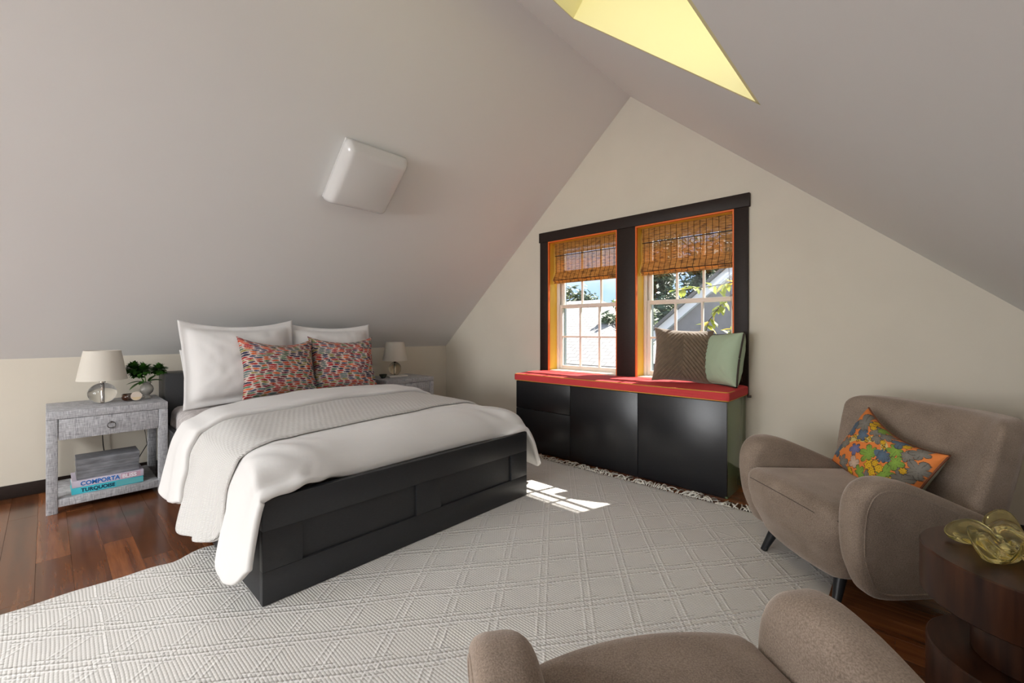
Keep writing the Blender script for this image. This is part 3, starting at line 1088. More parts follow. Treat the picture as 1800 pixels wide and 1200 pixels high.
# ------------------------------------------------------------------ nightstands
def linen_mat():
    m, t, b = newmat('grey_grasscloth')
    tc = t.nodes.new('ShaderNodeTexCoord')
    cs = []
    for st in ((24, 24, 300), (300, 300, 22)):
        mp = t.nodes.new('ShaderNodeMapping')
        mp.inputs['Scale'].default_value = st
        n = t.nodes.new('ShaderNodeTexNoise')
        n.inputs['Scale'].default_value = 1.0
        n.inputs['Detail'].default_value = 3
        t.links.new(tc.outputs['Object'], mp.inputs['Vector'])
        t.links.new(mp.outputs['Vector'], n.inputs['Vector'])
        cs.append(n)
    mm = t.nodes.new('ShaderNodeMath')
    mm.operation = 'MULTIPLY_ADD'
    mm.inputs[1].default_value = 0.45
    t.links.new(cs[0].outputs['Fac'], mm.inputs[0])
    m2 = t.nodes.new('ShaderNodeMath')
    m2.operation = 'MULTIPLY'
    m2.inputs[1].default_value = 0.55
    t.links.new(cs[1].outputs['Fac'], m2.inputs[0])
    t.links.new(m2.outputs[0], mm.inputs[2])
    r = t.nodes.new('ShaderNodeValToRGB')
    r.color_ramp.elements[0].position = 0.36
    r.color_ramp.elements[1].position = 0.64
    r.color_ramp.elements[0].color = (0.20, 0.20, 0.21, 1)
    r.color_ramp.elements[1].color = (0.60, 0.60, 0.62, 1)
    t.links.new(mm.outputs[0], r.inputs['Fac'])
    t.links.new(r.outputs['Color'], b.inputs['Base Color'])
    b.inputs['Roughness'].default_value = 0.7
    bp = t.nodes.new('ShaderNodeBump')
    bp.inputs['Strength'].default_value = 0.25
    bp.inputs['Distance'].default_value = 0.002
    t.links.new(mm.outputs[0], bp.inputs['Height'])
    t.links.new(bp.outputs['Normal'], b.inputs['Normal'])
    return m
LINEN = linen_mat()
BRONZE = P('dark_bronze', (0.09, 0.085, 0.08), 0.35, metal=0.9)
def make_nightstand():
    t = empty('nightstand')
    W, D, Hh = 0.625, 0.54, 0.67
    box('top', 0, W, 0, D, Hh - 0.05, Hh, LINEN, t, 0.004)
    lw = 0.054
    for x in (0, W - lw):
        for y in (0, D - lw):
            box('leg', x, x + lw, y, y + lw, 0, Hh - 0.0505, LINEN, t, 0.004)
    dr = box('drawer', lw + 0.002, W - lw - 0.002, 0.004, D - 0.05, Hh - 0.19, Hh - 0.052, LINEN, t, 0.003)
    # ring pull
    pts = [(W / 2 + 0.021 * math.cos(a), -0.004, Hh - 0.125 + 0.021 * math.sin(a)) for a in [2 * PI * k / 24 for k in range(25)]]
    tube('ring_pull', pts, 0.0028, BRONZE, dr, 6)
    tube('pull_post', [(W / 2, 0.006, Hh - 0.104), (W / 2, -0.009, Hh - 0.104)], 0.006, BRONZE, dr, 10)
    box('side_apron', 0.006, 0.04, lw, D - lw, Hh - 0.19, Hh - 0.0505, LINEN, t)
    box('side_apron', W - 0.04, W - 0.006, lw, D - lw, Hh - 0.19, Hh - 0.0505, LINEN, t)
    box('shelf', lw, W - lw, 0.004, D - 0.004, 0.041, 0.093, LINEN, t, 0.003)
    return t
ns1 = make_nightstand()
ns1.location = (0.0, 4.11, 0)
tag(ns1, 'grey grasscloth nightstand with books on its lower shelf', 'nightstand', 'nightstands either side of the bed')
ns2 = copy_tree(ns1)
ns2.location = (2.47, 4.11, 0)
ns2['label'] = 'grey grasscloth nightstand in the corner by the window wall, half hidden by the bed'

# lamps
def shade_mat():
    m, t, b = newmat('cream_lampshade')
    b.inputs['Base Color'].default_value = (0.80, 0.76, 0.68, 1)
    b.inputs['Roughness'].default_value = 0.8
    tr_ = t.nodes.new('ShaderNodeBsdfTranslucent')
    tr_.inputs['Color'].default_value = (0.82, 0.76, 0.66, 1)
    mx = t.nodes.new('ShaderNodeMixShader')
    mx.inputs[0].default_value = 0.3
    o = t.nodes['Material Output']
    t.links.new(b.outputs[0], mx.inputs[1])
    t.links.new(tr_.outputs[0], mx.inputs[2])
    t.links.new(mx.outputs[0], o.inputs['Surface'])
    return m
SHADE = shade_mat()
CLEAR = P('clear_glass', (0.96, 0.96, 0.95), 0.0, trans=1.0, ior=1.45)
AMBERG = P('smoky_glass', (0.86, 0.80, 0.66), 0.0, trans=1.0, ior=1.45)
CHROME = P('chrome', (0.6, 0.58, 0.55), 0.15, metal=1.0)
def make_lamp(gl, rs=0.081, rz=0.076):
    t = empty('table_lamp')
    prof = []
    for k in range(25):
        a = -PI / 2 + PI * k / 24
        prof.append((max(0.0005, rs * math.cos(a)), max(0.0, rz + rz * math.sin(a) - 0.006)))
    lathe('glass_base', prof, gl, t, 40, smooth=True)
    lathe('stem', [(0.0005, 0.012), (0.012, 0.012), (0.0085, 0.02), (0.0085, 2 * rz - 0.004), (0.018, 2 * rz - 0.004), (0.018, 2 * rz + 0.006), (0.012, 2 * rz + 0.012), (0.008, 2 * rz + 0.03), (0.008, 0.30), (0.0005, 0.30)], CHROME, t, 20)
    zb, zt_ = 0.168, 0.385
    rb, rt = 0.142, 0.104
    lathe('shade', [(rb, zb), (rt, zt_), (rt - 0.003, zt_), (rb - 0.003, zb), (rb, zb)], SHADE, t, 56, smooth=0.5)
    bm = bmesh.new()
    for k in range(3):
        a = k * 2 * PI / 3
        add_tube(bm, [(0, 0, 0.298), (rt * 0.97 * math.cos(a), rt * 0.97 * math.sin(a), zt_ - 0.02)], 0.0018, 6)
    bm_obj('spider', bm, CHROME, t)
    return t
l1 = make_lamp(CLEAR)
l1.location = (0.285, 4.40, 0.672)
tag(l1, 'table lamp with round clear glass base beside the leafy vase', 'lamp', 'bedside glass lamps')
l2 = make_lamp(AMBERG, 0.072, 0.080)
l2.location = (2.775, 4.43, 0.689)
tag(l2, 'table lamp with round smoky glass base standing on a book', 'lamp', 'bedside glass lamps')

# book and bowl under / beside the far lamp
PAPER = P('book_paper', (0.75, 0.72, 0.64), 0.9)
def make_book(name, W, D, Hh, cover):
    t = empty(name)
    c = 0.0028
    box('page_block', 0.004, W - 0.004, 0.006, D - 0.004, c, Hh - c, PAPER, t, 0)
    box('front_cover', 0, W, 0.0, D, Hh - c, Hh, cover, t, 0.001)
    box('back_cover', 0, W, 0.0, D, 0, c, cover, t, 0.001)
    s = box('spine', 0, W, -0.002, 0.004, 0, Hh, cover, t, 0.0015)
    return t, s
bk, _ = make_book('book', 0.24, 0.17, 0.016, P('white_cover', (0.72, 0.70, 0.66), 0.6))
bk.location = (2.655, 4.345, 0.6715)
tag(bk, 'thin white book lying under the smoky glass lamp', 'book')
GREENG = P('dark_green_ceramic', (0.05, 0.06, 0.045), 0.25)
bw = lathe('trinket_bowl', [(0.0005, 0.0), (0.022, 0.0), (0.028, 0.008), (0.040, 0.030), (0.044, 0.042), (0.041, 0.042), (0.036, 0.028), (0.024, 0.010), (0.0005, 0.008)], GREENG, None, 32, loc=(2.585, 4.37, 0.672))
tag(bw, 'small dark green bowl beside the smoky glass lamp', 'bowl')

# books and grey box on the lower shelf
TURQ = P('turquoise_cover', lin((70, 190, 205)), 0.5)
LILAC = P('pale_lilac_cover', lin((208, 200, 215)), 0.5)
BLUEP = P('blue_print', lin((25, 110, 190)), 0.6)
DARKP = P('navy_print', lin((18, 50, 75)), 0.6)
WHITEP = P('white_print', lin((245, 240, 245)), 0.6)
PINKP = P('pink_print', lin((196, 160, 176)), 0.6)
b1, s1 = make_book('book', 0.37, 0.27, 0.043, TURQ)
b1.location = (0.118, 4.150, 0.0945)
tag(b1, 'thick turquoise book at the bottom of the stack on the nightstand shelf', 'book', 'coffee-table books on the nightstand shelf')
text_obj('title', 'TURQUOISE', 0.034, DARKP, s1, (0.045, -0.0026, 0.010), (PI / 2, 0, 0), off=0.0010, sx=0.92)
box('title_band', 0.222, 0.37, -0.0024, -0.0018, 0.004, 0.039, P('teal_print', lin((95, 175, 180)), 0.6), s1, 0)
b2, s2 = make_book('book', 0.37, 0.27, 0.045, LILAC)
b2.location = (0.120, 4.152, 0.1385)
tag(b2, 'thick pale lilac book with blue lettering below the grey box', 'book', 'coffee-table books on the nightstand shelf')
text_obj('title', 'COMPORTA', 0.040, BLUEP, s2, (0.040, -0.0026, 0.009), (PI / 2, 0, 0), off=0.0012, sx=0.90)
box('title_band', 0.247, 0.352, -0.0024, -0.0018, 0.004, 0.041, PINKP, s2, 0)
text_obj('title', 'BLISS', 0.036, WHITEP, s2, (0.252, -0.0032, 0.010), (PI / 2, 0, 0), off=0.0012, sx=0.98)
GREYM = P('grey_marbled_paper', (0.20, 0.205, 0.22), 0.55, noise_amt=0.4, nscale=8, stretch=(1, 1, 5))
gb = tag(empty('storage_box', (0.142, 4.165, 0.1845)), 'grey marbled lidded box on top of the book stack', 'box')
box('body', 0.002, 0.323, 0.002, 0.20, 0, 0.058, GREYM, gb, 0.002)
box('band', 0.0, 0.325, 0, 0.202, 0.0585, 0.098, GREYM, gb, 0.002)
box('lid', -0.002, 0.327, -0.002, 0.204, 0.0985, 0.136, GREYM, gb, 0.002)
box('base', 0.0, 0.325, 0, 0.202, 0.0005, 0.020, GREYM, gb, 0.002)

# vase with greenery
VASE = P('grey_silver_glass', (0.74, 0.71, 0.66), 0.08, trans=0.65, ior=1.4)
va = lathe('vase', [(0.0005, 0.0), (0.036, 0.0), (0.037, 0.004), (0.018, 0.016), (0.022, 0.024), (0.040, 0.046), (0.045, 0.068), (0.040, 0.090), (0.026, 0.108), (0.026, 0.116), (0.036, 0.124), (0.033, 0.124), (0.022, 0.114), (0.022, 0.106), (0.036, 0.088), (0.041, 0.068), (0.036, 0.048), (0.016, 0.026), (0.0005, 0.024)], VASE, None, 40, smooth=True, loc=(0.545, 4.47, 0.671))
tag(va, 'small footed urn-shaped glass vase on the nightstand', 'vase')
LEAF = P('dark_leaf_green', (0.040, 0.13, 0.016), 0.45, noise_amt=0.4, nscale=40)
LEAF2 = P('bright_leaf_green', (0.09, 0.25, 0.03), 0.45, noise_amt=0.35, nscale=40)
bq = tag(empty('greenery', (0.545, 4.47, 0.78)), 'green leafy sprigs standing in the small glass vase', 'plant')
def leaf_geo(bm, base, d, L_, W_, cup=0.25, seg=5):
    d = Vector(d).normalized()
    sd = d.cross(Vector((0, 0, 1)))
    if sd.length < 0.1:
        sd = d.cross(Vector((1, 0, 0)))
    sd.normalize()
    up = sd.cross(d)
    rows = []
    for k in range(seg + 1):
        f = k / seg
        wv = W_ / 2 * math.sin(PI * min(1, f * 0.92 + 0.06)) ** 0.8
        c = Vector(base) + d * (L_ * f) - up * (L_ * cup * f * f)
        rows.append([bm.verts.new(c - sd * wv + up * wv * 0.25), bm.verts.new(c), bm.verts.new(c + sd * wv + up * wv * 0.25)])
    for k in range(seg):
        for q in range(2):
            bm.faces.new((rows[k][q], rows[k][q + 1], rows[k + 1][q + 1], rows[k + 1][q]))
rnd = random.Random(5)
heads = [(-0.080, 0.0, 0.125, 0.058), (-0.020, -0.02, 0.110, 0.056), (0.080, 0.015, 0.105, 0.050), (-0.05, 0.03, 0.085, 0.05)]
for hx, hy, hz, hr in heads:
    tube('stem', [(0, 0, -0.06), (hx * 0.35, hy * 0.35, hz * 0.35), (hx * 0.9, hy * 0.9, hz * 0.9)], 0.003, LEAF2, bq, 6)
    bm = bmesh.new()
    for k in range(220):
        z = rnd.uniform(-0.7, 1)
        a = rnd.uniform(0, 2 * PI)
        rr = math.sqrt(1 - z * z)
        d = Vector((rr * math.cos(a), rr * math.sin(a), z))
        leaf_geo(bm, Vector((hx, hy, hz)) + d * hr * rnd.uniform(0.25, 0.75), d + Vector((0, 0, 0.3)), rnd.uniform(0.020, 0.034), rnd.uniform(0.018, 0.030), 0.3, 3)
    ob = bm_obj('leaf_cluster', bm, rnd.choice((LEAF, LEAF2, LEAF)), bq, smooth=True)
for d, L_ in (((-0.9, -0.3, -0.25), 0.105), ((-0.95, -0.1, 0.15), 0.10), ((0.8, -0.4, 0.3), 0.085), ((-0.5, -0.8, 0.1), 0.08), ((0.5, -0.5, 0.9), 0.09), ((0.9, 0.2, 0.35), 0.08)):
    bm = bmesh.new()
    leaf_geo(bm, (0.02 * d[0], 0.02 * d[1], 0.020), d, L_, 0.045, 0.3, 6)
    bm_obj('leaf', bm, LEAF, bq, smooth=True)

# candle in brown glass bowl
BROWNG = P('brown_glass', (0.055, 0.018, 0.007), 0.06, trans=0.25)
WAX = P('candle_wax', (0.55, 0.42, 0.26), 0.5)
cb = tag(empty('candle', (0.435, 4.385, 0.671)), 'candle in a low brown glass bowl on the nightstand', 'candle')
lathe('bowl', [(0.0005, 0), (0.032, 0), (0.044, 0.012), (0.0475, 0.026), (0.046, 0.050), (0.044, 0.050), (0.045, 0.026), (0.041, 0.014), (0.030, 0.005), (0.0005, 0.005)], BROWNG, cb, 36, smooth=True)
lathe('wax', [(0.0005, 0.006), (0.030, 0.006), (0.041, 0.016), (0.044, 0.030), (0.0005, 0.031)], P('brown_wax', (0.16, 0.06, 0.025), 0.5), cb, 32)
# clear acrylic stand with a round disc
AC = tag(empty('acrylic_frame', (0.455, 4.315, 0.671), -0.15), 'clear acrylic block holding a small round picture in front of the vase', 'picture frame')
box('block', -0.042, 0.042, -0.007, 0.007, 0, 0.078, glass_mat('acrylic', (0.97, 0.98, 0.97), 0.05), AC, 0.001)
bm = bmesh.new()
bmesh.ops.create_cone(bm, cap_ends=True, segments=36, radius1=0.033, radius2=0.033, depth=0.003)
bmesh.ops.rotate(bm, verts=bm.verts, cent=(0, 0, 0), matrix=Matrix.Rotation(PI / 2, 3, 'X'))
dsk = bm_obj('disc', bm, P('disc_cream', lin((196, 182, 168)), 0.4), AC, 0.6)
dsk.location = (0.012, -0.009, 0.039)
bm = bmesh.new()
prism(bm, [(0.0295 * math.cos(a), 0.0295 * math.sin(a)) for a in [PI + 0.25 + (PI - 0.5) * k / 16 for k in range(17)]], 'y', -0.0022, -0.0014)
bm_obj('disc_band', bm, WAX, dsk)

# lamp cord behind the nightstand
CORD = P('dark_cord', (0.02, 0.018, 0.015), 0.6)
cd = tube('lamp_cord', [(0.30, 4.69, 0.66), (0.30, 4.715, 0.5), (0.31, 4.72, 0.3), (0.33, 4.715, 0.1), (0.40, 4.71, 0.02), (0.50, 4.715, 0.10), (0.58, 4.72, 0.25), (0.56, 4.72, 0.40), (0.53, 4.725, 0.55)], 0.0035, CORD, None, 8)
tag(cd, 'thin dark lamp cord hanging against the wall behind the nightstand with books', 'cord')

# ------------------------------------------------------------------ ceiling light
cl = tag(empty('ceiling_light', (1.69, 3.132, zc(3.132))), 'square glossy white light fixture on the sloped ceiling', 'ceiling light')
# local frame: x along world x, y up the slope, z out of the slope into the room
cl.rotation_euler = (0, 0, 0)
e1 = Vector((1, 0, 0))
e2 = Vector((0, -1, SL)).normalized()
e3 = e1.cross(e2)          # candidate normal
nin = Vector((0, -SL, -1)).normalized()
if e3.dot(nin) < 0:
    e1 = -e1
    e3 = e1.cross(e2)
Rm = Matrix((e1, e2, e3)).transposed()
cl.rotation_euler = Rm.to_euler()
def dome(p):
    r = max(abs(p.x), abs(p.y)) / 0.265
    f = sm(-0.05, 0.05, p.z)
    k = 1 - 0.10 * f
    zz = p.z
    if p.z > 0:
        zz = p.z + 0.018 * (1 - (p.x / 0.265) ** 2) * (1 - (p.y / 0.265) ** 2)
    return Vector((p.x * k, p.y * k, zz))
cv_ = rbox('diffuser', 0.265, 0.272, 0.055, 0.045, 30, WHITE_GLOSS, cl, dome)
cv_.location = (0, 0, 0.066)
box('back_plate', -0.25, 0.25, -0.255, 0.255, 0.001, 0.02, WHITE_GLOSS, cl)

# ------------------------------------------------------------------ window seat: three cabinets, end panel, cushion
CX = 3.29
SEATZ = 0.695
ys = [0.975, 1.637, 2.308, 2.980]
for k in range(3):
    a, b = ys[k], ys[k + 1]
    t = empty('cabinet', (CX, (a + b) / 2, 0))
    L = Vector(t.location)
    def cbx(nm, x0, x1, y0, y1, z0, z1, mat, par=t, bev=0.0015):
        return box(nm, x0 - L.x, x1 - L.x, y0 - L.y, y1 - L.y, z0, z1, mat, par, bev)
    cbx('body', CX + 0.02, 3.755, a + 0.001, b - 0.001, 0.0, SEATZ, BLACKSEAT)
    if k == 2:
        cbx('drawer', CX, CX + 0.018, a + 0.002, b - 0.002, 0.422, SEATZ - 0.002, BLACKSEAT)
        cbx('drawer', CX, CX + 0.018, a + 0.002, b - 0.002, 0.02, 0.417, BLACKSEAT)
        tag(t, 'black low cabinet with two stacked drawers at the bed end of the window seat', 'cabinet', 'window seat cabinets')
    else:
        cbx('door', CX, CX + 0.018, (a + 0.002 if k else 0.957), b - 0.002, 0.02, SEATZ - 0.002, BLACKSEAT)
        tag(t, ['black low single-door cabinet at the armchair end of the window seat', 'black low single-door cabinet in the middle of the window seat'][k], 'cabinet', 'window seat cabinets')
m, t_, b_ = newmat('green_black_gloss')
b_.inputs['Base Color'].default_value = (0.17, 0.22, 0.11, 1)
b_.inputs['Roughness'].default_value = 0.12
b_.inputs['Specular IOR Level'].default_value = 0.55
b_.inputs['Specular Tint'].default_value = (0.75, 0.9, 0.6, 1)
ep = box('end_panel', CX + 0.019, 3.768, 0.957, 0.974, 0.0, SEATZ, m, None, 0.001)
tag(ep, 'glossy green end panel of the window seat beside the armchair', 'panel')

def red_mat():
    m, t, b = newmat('red_cushion_canvas')
    b.inputs['Base Color'].default_value = (0.62, 0.030, 0.026, 1)
    b.inputs['Roughness'].default_value = 0.8
    b.inputs['Specular IOR Level'].default_value = 0.25
    tc = t.nodes.new('ShaderNodeTexCoord')
    n = t.nodes.new('ShaderNodeTexNoise')
    n.inputs['Scale'].default_value = 300
    t.links.new(tc.outputs['Object'], n.inputs['Vector'])
    bp = t.nodes.new('ShaderNodeBump')
    bp.inputs['Strength'].default_value = 0.2
    bp.inputs['Distance'].default_value = 0.001
    t.links.new(n.outputs['Fac'], bp.inputs['Height'])
    t.links.new(bp.outputs['Normal'], b.inputs['Normal'])
    r = t.nodes.new('ShaderNodeValToRGB')
    r.color_ramp.elements[0].color = (0.56, 0.046, 0.050, 1)
    r.color_ramp.elements[1].color = (0.67, 0.070, 0.070, 1)
    t.links.new(n.outputs['Fac'], r.inputs['Fac'])
    t.links.new(r.outputs['Color'], b.inputs['Base Color'])
    return m
RED = red_mat()
PIPE = P('yellow_piping', (0.62, 0.30, 0.05), 0.6)
sc_ = tag(empty('seat_cushion', (3.52, 1.965, SEATZ)), 'long red bench cushion with yellow piping on the window seat', 'cushion')
cyl, cxl = 1.030, 0.248
def seat_def(p):
    z = p.z + 0.006 * nse(p.y * 3, p.x * 3, 1) * (p.z > 0)
    x = p.x + 0.006 * nse(p.y * 2.5, 3.0)
    if p.z > 0:
        z += 0.008 * (1 - (p.x / cxl) ** 2)
    else:
        z = p.z
    return Vector((x, p.y, z))
sb_ = rbox('cushion_body', cxl, cyl, 0.036, 0.018, 60, RED, sc_, seat_def)
sb_.location = (0, 0, 0.038)
for zz in (0.0055, 0.066):
    pts = []
    r_ = 0.03
    for cx_, cy_, a0 in ((cxl - r_, cyl - r_, 0), (-cxl + r_, cyl - r_, 90), (-cxl + r_, -cyl + r_, 180), (cxl - r_, -cyl + r_, 270)):
        for k in range(5):
            a = math.radians(a0 + 90 * k / 4)
            x_, y_ = cx_ + (r_ - 0.006) * math.cos(a), cy_ + (r_ - 0.006) * math.sin(a)
            pts.append((x_ + 0.006 * nse(y_ * 2.5, 3.0), y_, zz + 0.002))
    full = []
    for a, b in zip(pts, pts[1:] + pts[:1]):
        m_ = 14 if (Vector(a) - Vector(b)).length > 0.3 else 1
        for k in range(m_):
            q = Vector(a).lerp(Vector(b), k / m_)
            full.append((q.x, q.y, q.z))
    full.append(full[0])
    tube('piping', full, 0.0042, PIPE, sc_, 6)

# pillows on the seat
VEL = P('brown_velvet', (0.175, 0.125, 0.082), 0.75, 0.3, sheen=0.6, noise_amt=0.15, nscale=30)
o = pillow_mesh('pillow', 0.47, 0.46, 0.18, VEL, n=130, pinch=0.10, seed=21, wr=0.003)
# chevron pleats as real relief
for v in o.data.vertices:
    u_, w_ = v.co.x / 0.225, v.co.z - 0.215
    ph = (w_ + abs(v.co.x) * 1.15) / 0.036
    f = ph - math.floor(ph)
    ed = max(0.0, 1 - abs(u_) ** 6) * max(0, 1 - abs(w_ / 0.21) ** 6)
    if v.co.y < -0.004:
        v.co.y -= 0.017 * (f ** 1.3) * ed
place(o, (3.535, 1.378, 0.775), -PI / 2 + 0.42, 0.24, 0.06)
tag(o, 'brown velvet pillow with pleated chevrons on the window seat', 'pillow')
SAGE = P('sage_green_cotton', (0.42, 0.52, 0.37), 0.8, 0.25, bump=0.1, bscale=30, bdist=0.004)
DKPIPE = P('dark_brown_piping', (0.045, 0.03, 0.022), 0.7)
o = pillow_mesh('pillow', 0.42, 0.42, 0.20, SAGE, n=60, pinch=0.06, seed=31, wr=0.004)
place(o, (3.60, 1.115, 0.772), -PI / 2 - 0.62, 0.20, -0.05)
tag(o, 'sage green pillow with dark brown piping beside the velvet pillow', 'pillow')
piping(o, 0.42, 0.42, DKPIPE, 0.06, 0.0075, 31)

# bamboo roman shades
REED = P('bamboo_reed', (0.40, 0.19, 0.045), 0.55, 0.4, noise_amt=0.55, nscale=1.0, stretch=(30, 16, 120))
def reed_mat():
    m, t, b = newmat('bamboo_reed_translucent')
    tc = t.nodes.new('ShaderNodeTexCoord')
    mp = t.nodes.new('ShaderNodeMapping')
    mp.inputs['Scale'].default_value = (10, 16, 110)
    n = t.nodes.new('ShaderNodeTexNoise')
    n.inputs['Scale'].default_value = 1.0
    n.inputs['Detail'].default_value = 4
    t.links.new(tc.outputs['Object'], mp.inputs['Vector'])
    t.links.new(mp.outputs['Vector'], n.inputs['Vector'])
    r = t.nodes.new('ShaderNodeValToRGB')
    r.color_ramp.elements[0].position = 0.33
    r.color_ramp.elements[1].position = 0.68
    r.color_ramp.elements[0].color = (0.22, 0.085, 0.015, 1)
    r.color_ramp.elements[1].color = (0.72, 0.38, 0.08, 1)
    e = r.color_ramp.elements.new(0.46)
    e.color = (0.58, 0.27, 0.05, 1)
    t.links.new(n.outputs['Fac'], r.inputs['Fac'])
    t.links.new(r.outputs['Color'], b.inputs['Base Color'])
    b.inputs['Roughness'].default_value = 0.55
    tl_ = t.nodes.new('ShaderNodeBsdfTranslucent')
    t.links.new(r.outputs['Color'], tl_.inputs['Color'])
    mx = t.nodes.new('ShaderNodeMixShader')
    mx.inputs[0].default_value = 0.35
    t.links.new(b.outputs[0], mx.inputs[1])
    t.links.new(tl_.outputs[0], mx.inputs[2])
    t.links.new(mx.outputs[0], t.nodes['Material Output'].inputs['Surface'])
    return m
REED = reed_mat()
THREAD = P('dark_thread', (0.05, 0.022, 0.010), 0.8)
def shade_profile():
    """list of (x offset from gable face, z) from head to bottom roll"""
    pts = []
    z = WZ1 - 0.016
    while z > 2.040:
        pts.append((0.078, z, 0))
        z -= 0.0062
    while z > 1.86:
        pts.append((0.088, z, 1))
        z -= 0.0062
    # the belly of the lowest pleat swings into the room
    for k in range(18):
        f = k / 17
        pts.append((0.088 - 0.040 * math.sin(f * PI / 2) ** 1.6, z - 0.0058 * k, 2))
    zb_ = z - 0.0058 * 18
    for k in range(9):
        a = k / 8 * PI * 1.1
        pts.append((0.048 + 0.028 * math.sin(a) * 0.55 + 0.014 * k / 8, zb_ + 0.004 - 0.032 * (k / 8), 3))
    return pts
PROF = shade_profile()
def make_shade(y0, y1, label):
    t = tag(empty('bamboo_shade', (XG, (y0 + y1) / 2, WZ1)), label, 'window shade', 'bamboo window shades')
    a, b = y0 + 0.020 - (y0 + y1) / 2, y1 - 0.020 - (y0 + y1) / 2
    rn = random.Random(int(y0 * 100))
    parts = {0: bmesh.new(), 1: bmesh.new(), 2: bmesh.new(), 3: bmesh.new()}
    for (px, pz, k) in PROF:
        h = 0.0059 if k != 1 else 0.0052
        h *= rn.uniform(0.88, 1.0)
        abox(parts[k], px - 0.001, px + 0.001, a, b, pz - WZ1 - h / 2, pz - WZ1 + h / 2)
    for k, nm in ((0, 'valance'), (1, 'hanging_panel'), (2, 'lower_pleat'), (3, 'bottom_roll')):
        q = bm_obj(nm, parts[k], REED, t)
        q['kind'] = 'stuff'
    bm = bmesh.new()
    n = 16
    for i in range(n):
        y = a + 0.02 + (b - a - 0.04) * i / (n - 1)
        pts = [(px - 0.0022, y, pz - WZ1) for (px, pz, k) in PROF[::2]]
        add_tube(bm, pts, 0.0021, 4)
    th_ = bm_obj('stitching', bm, THREAD, t)
    th_['kind'] = 'stuff'
    box('pleat_hem', 0.082, 0.0865, a, b, 2.033 - WZ1, 2.041 - WZ1, THREAD, t, 0)
    box('pleat_hem', 0.044, 0.048, a, b, PROF[-9][1] - WZ1 + 0.001, PROF[-9][1] - WZ1 + 0.006, THREAD, t, 0)
    box('head_rail', 0.080, 0.115, a, b, -0.050, -0.014, THREAD, t, 0.002)
    return t
make_shade(*W1, 'bamboo roman shade half drawn in the window closer to the bed')
sh2 = make_shade(*W2, 'bamboo roman shade half drawn in the window above the two pillows')
# pull cord to a cleat
pc = tube('pull_cord', [(XG + 0.06, 1.09, 2.0), (XG + 0.05, 1.10, 1.72), (XG + 0.03, 1.075, 1.45), (XG - 0.03, 1.02, 1.12), (XG - 0.034, 0.99, 0.95), (XG - 0.036, 0.978, 0.80)], 0.0016, P('cord_tan', (0.16, 0.10, 0.06), 0.7), None, 6)
tag(pc, 'thin pull cord slanting down from the shade above the two pillows', 'cord')
ck = tag(empty('cord_cleat', (XG, 0.925, 0.69)), 'small dark metal cord cleat on the window casing above the end panel', 'cleat')
tube('post', [(-0.026, 0.0, 0), (-0.045, 0.0, 0)], 0.008, BRONZE, ck, 10)
tube('bar', [(-0.045, -0.014, 0.0), (-0.045, 0.014, 0.0)], 0.010, BRONZE, ck, 10)

# ------------------------------------------------------------------ armchairs
def uph_mat():
    m, t, b = newmat('taupe_mohair')
    tc = t.nodes.new('ShaderNodeTexCoord')
    n = t.nodes.new('ShaderNodeTexNoise')
    n.inputs['Scale'].default_value = 280
    n.inputs['Detail'].default_value = 2
    n2 = t.nodes.new('ShaderNodeTexNoise')
    n2.inputs['Scale'].default_value = 9
    n2.inputs['Detail'].default_value = 4
    for q in (n, n2):
        t.links.new(tc.outputs['Object'], q.inputs['Vector'])
    r = t.nodes.new('ShaderNodeValToRGB')
    r.color_ramp.elements[0].position = 0.3
    r.color_ramp.elements[1].position = 0.72
    r.color_ramp.elements[0].color = (0.155, 0.115, 0.086, 1)
    r.color_ramp.elements[1].color = (0.37, 0.29, 0.23, 1)
    mm = t.nodes.new('ShaderNodeMath')
    mm.operation = 'MULTIPLY_ADD'
    mm.inputs[1].default_value = 0.65
    m2 = t.nodes.new('ShaderNodeMath')
    m2.operation = 'MULTIPLY'
    m2.inputs[1].default_value = 0.35
    t.links.new(n2.outputs['Fac'], m2.inputs[0])
    t.links.new(n.outputs['Fac'], mm.inputs[0])
    t.links.new(m2.outputs[0], mm.inputs[2])
    t.links.new(mm.outputs[0], r.inputs['Fac'])
    t.links.new(r.outputs['Color'], b.inputs['Base Color'])
    b.inputs['Roughness'].default_value = 0.9
    b.inputs['Specular IOR Level'].default_value = 0.15
    b.inputs['Sheen Weight'].default_value = 0.75
    b.inputs['Sheen Roughness'].default_value = 0.4
    b.inputs['Sheen Tint'].default_value = (0.85, 0.74, 0.66, 1)
    bp = t.nodes.new('ShaderNodeBump')
    bp.inputs['Strength'].default_value = 0.6
    bp.inputs['Distance'].default_value = 0.002
    t.links.new(n.outputs['Fac'], bp.inputs['Height'])
    t.links.new(bp.outputs['Normal'], b.inputs['Normal'])
    return m
UPH = uph_mat()
SEAM = P('taupe_seam', (0.06, 0.045, 0.035), 0.9)
LEGM = P('black_leg', (0.012, 0.013, 0.015), 0.4)

def catmull(pts, m=8, closed=True):
    n = len(pts)
    res = []
    for i in range(n):
        p0, p1, p2, p3 = [Vector(pts[(i + k) % n]) for k in (-1, 0, 1, 2)]
        for s in range(m):
            f = s / m
            res.append(0.5 * ((2 * p1) + (-p0 + p2) * f + (2 * p0 - 5 * p1 + 4 * p2 - p3) * f * f + (-p0 + 3 * p1 - 3 * p2 + p3) * f ** 3))
    return res

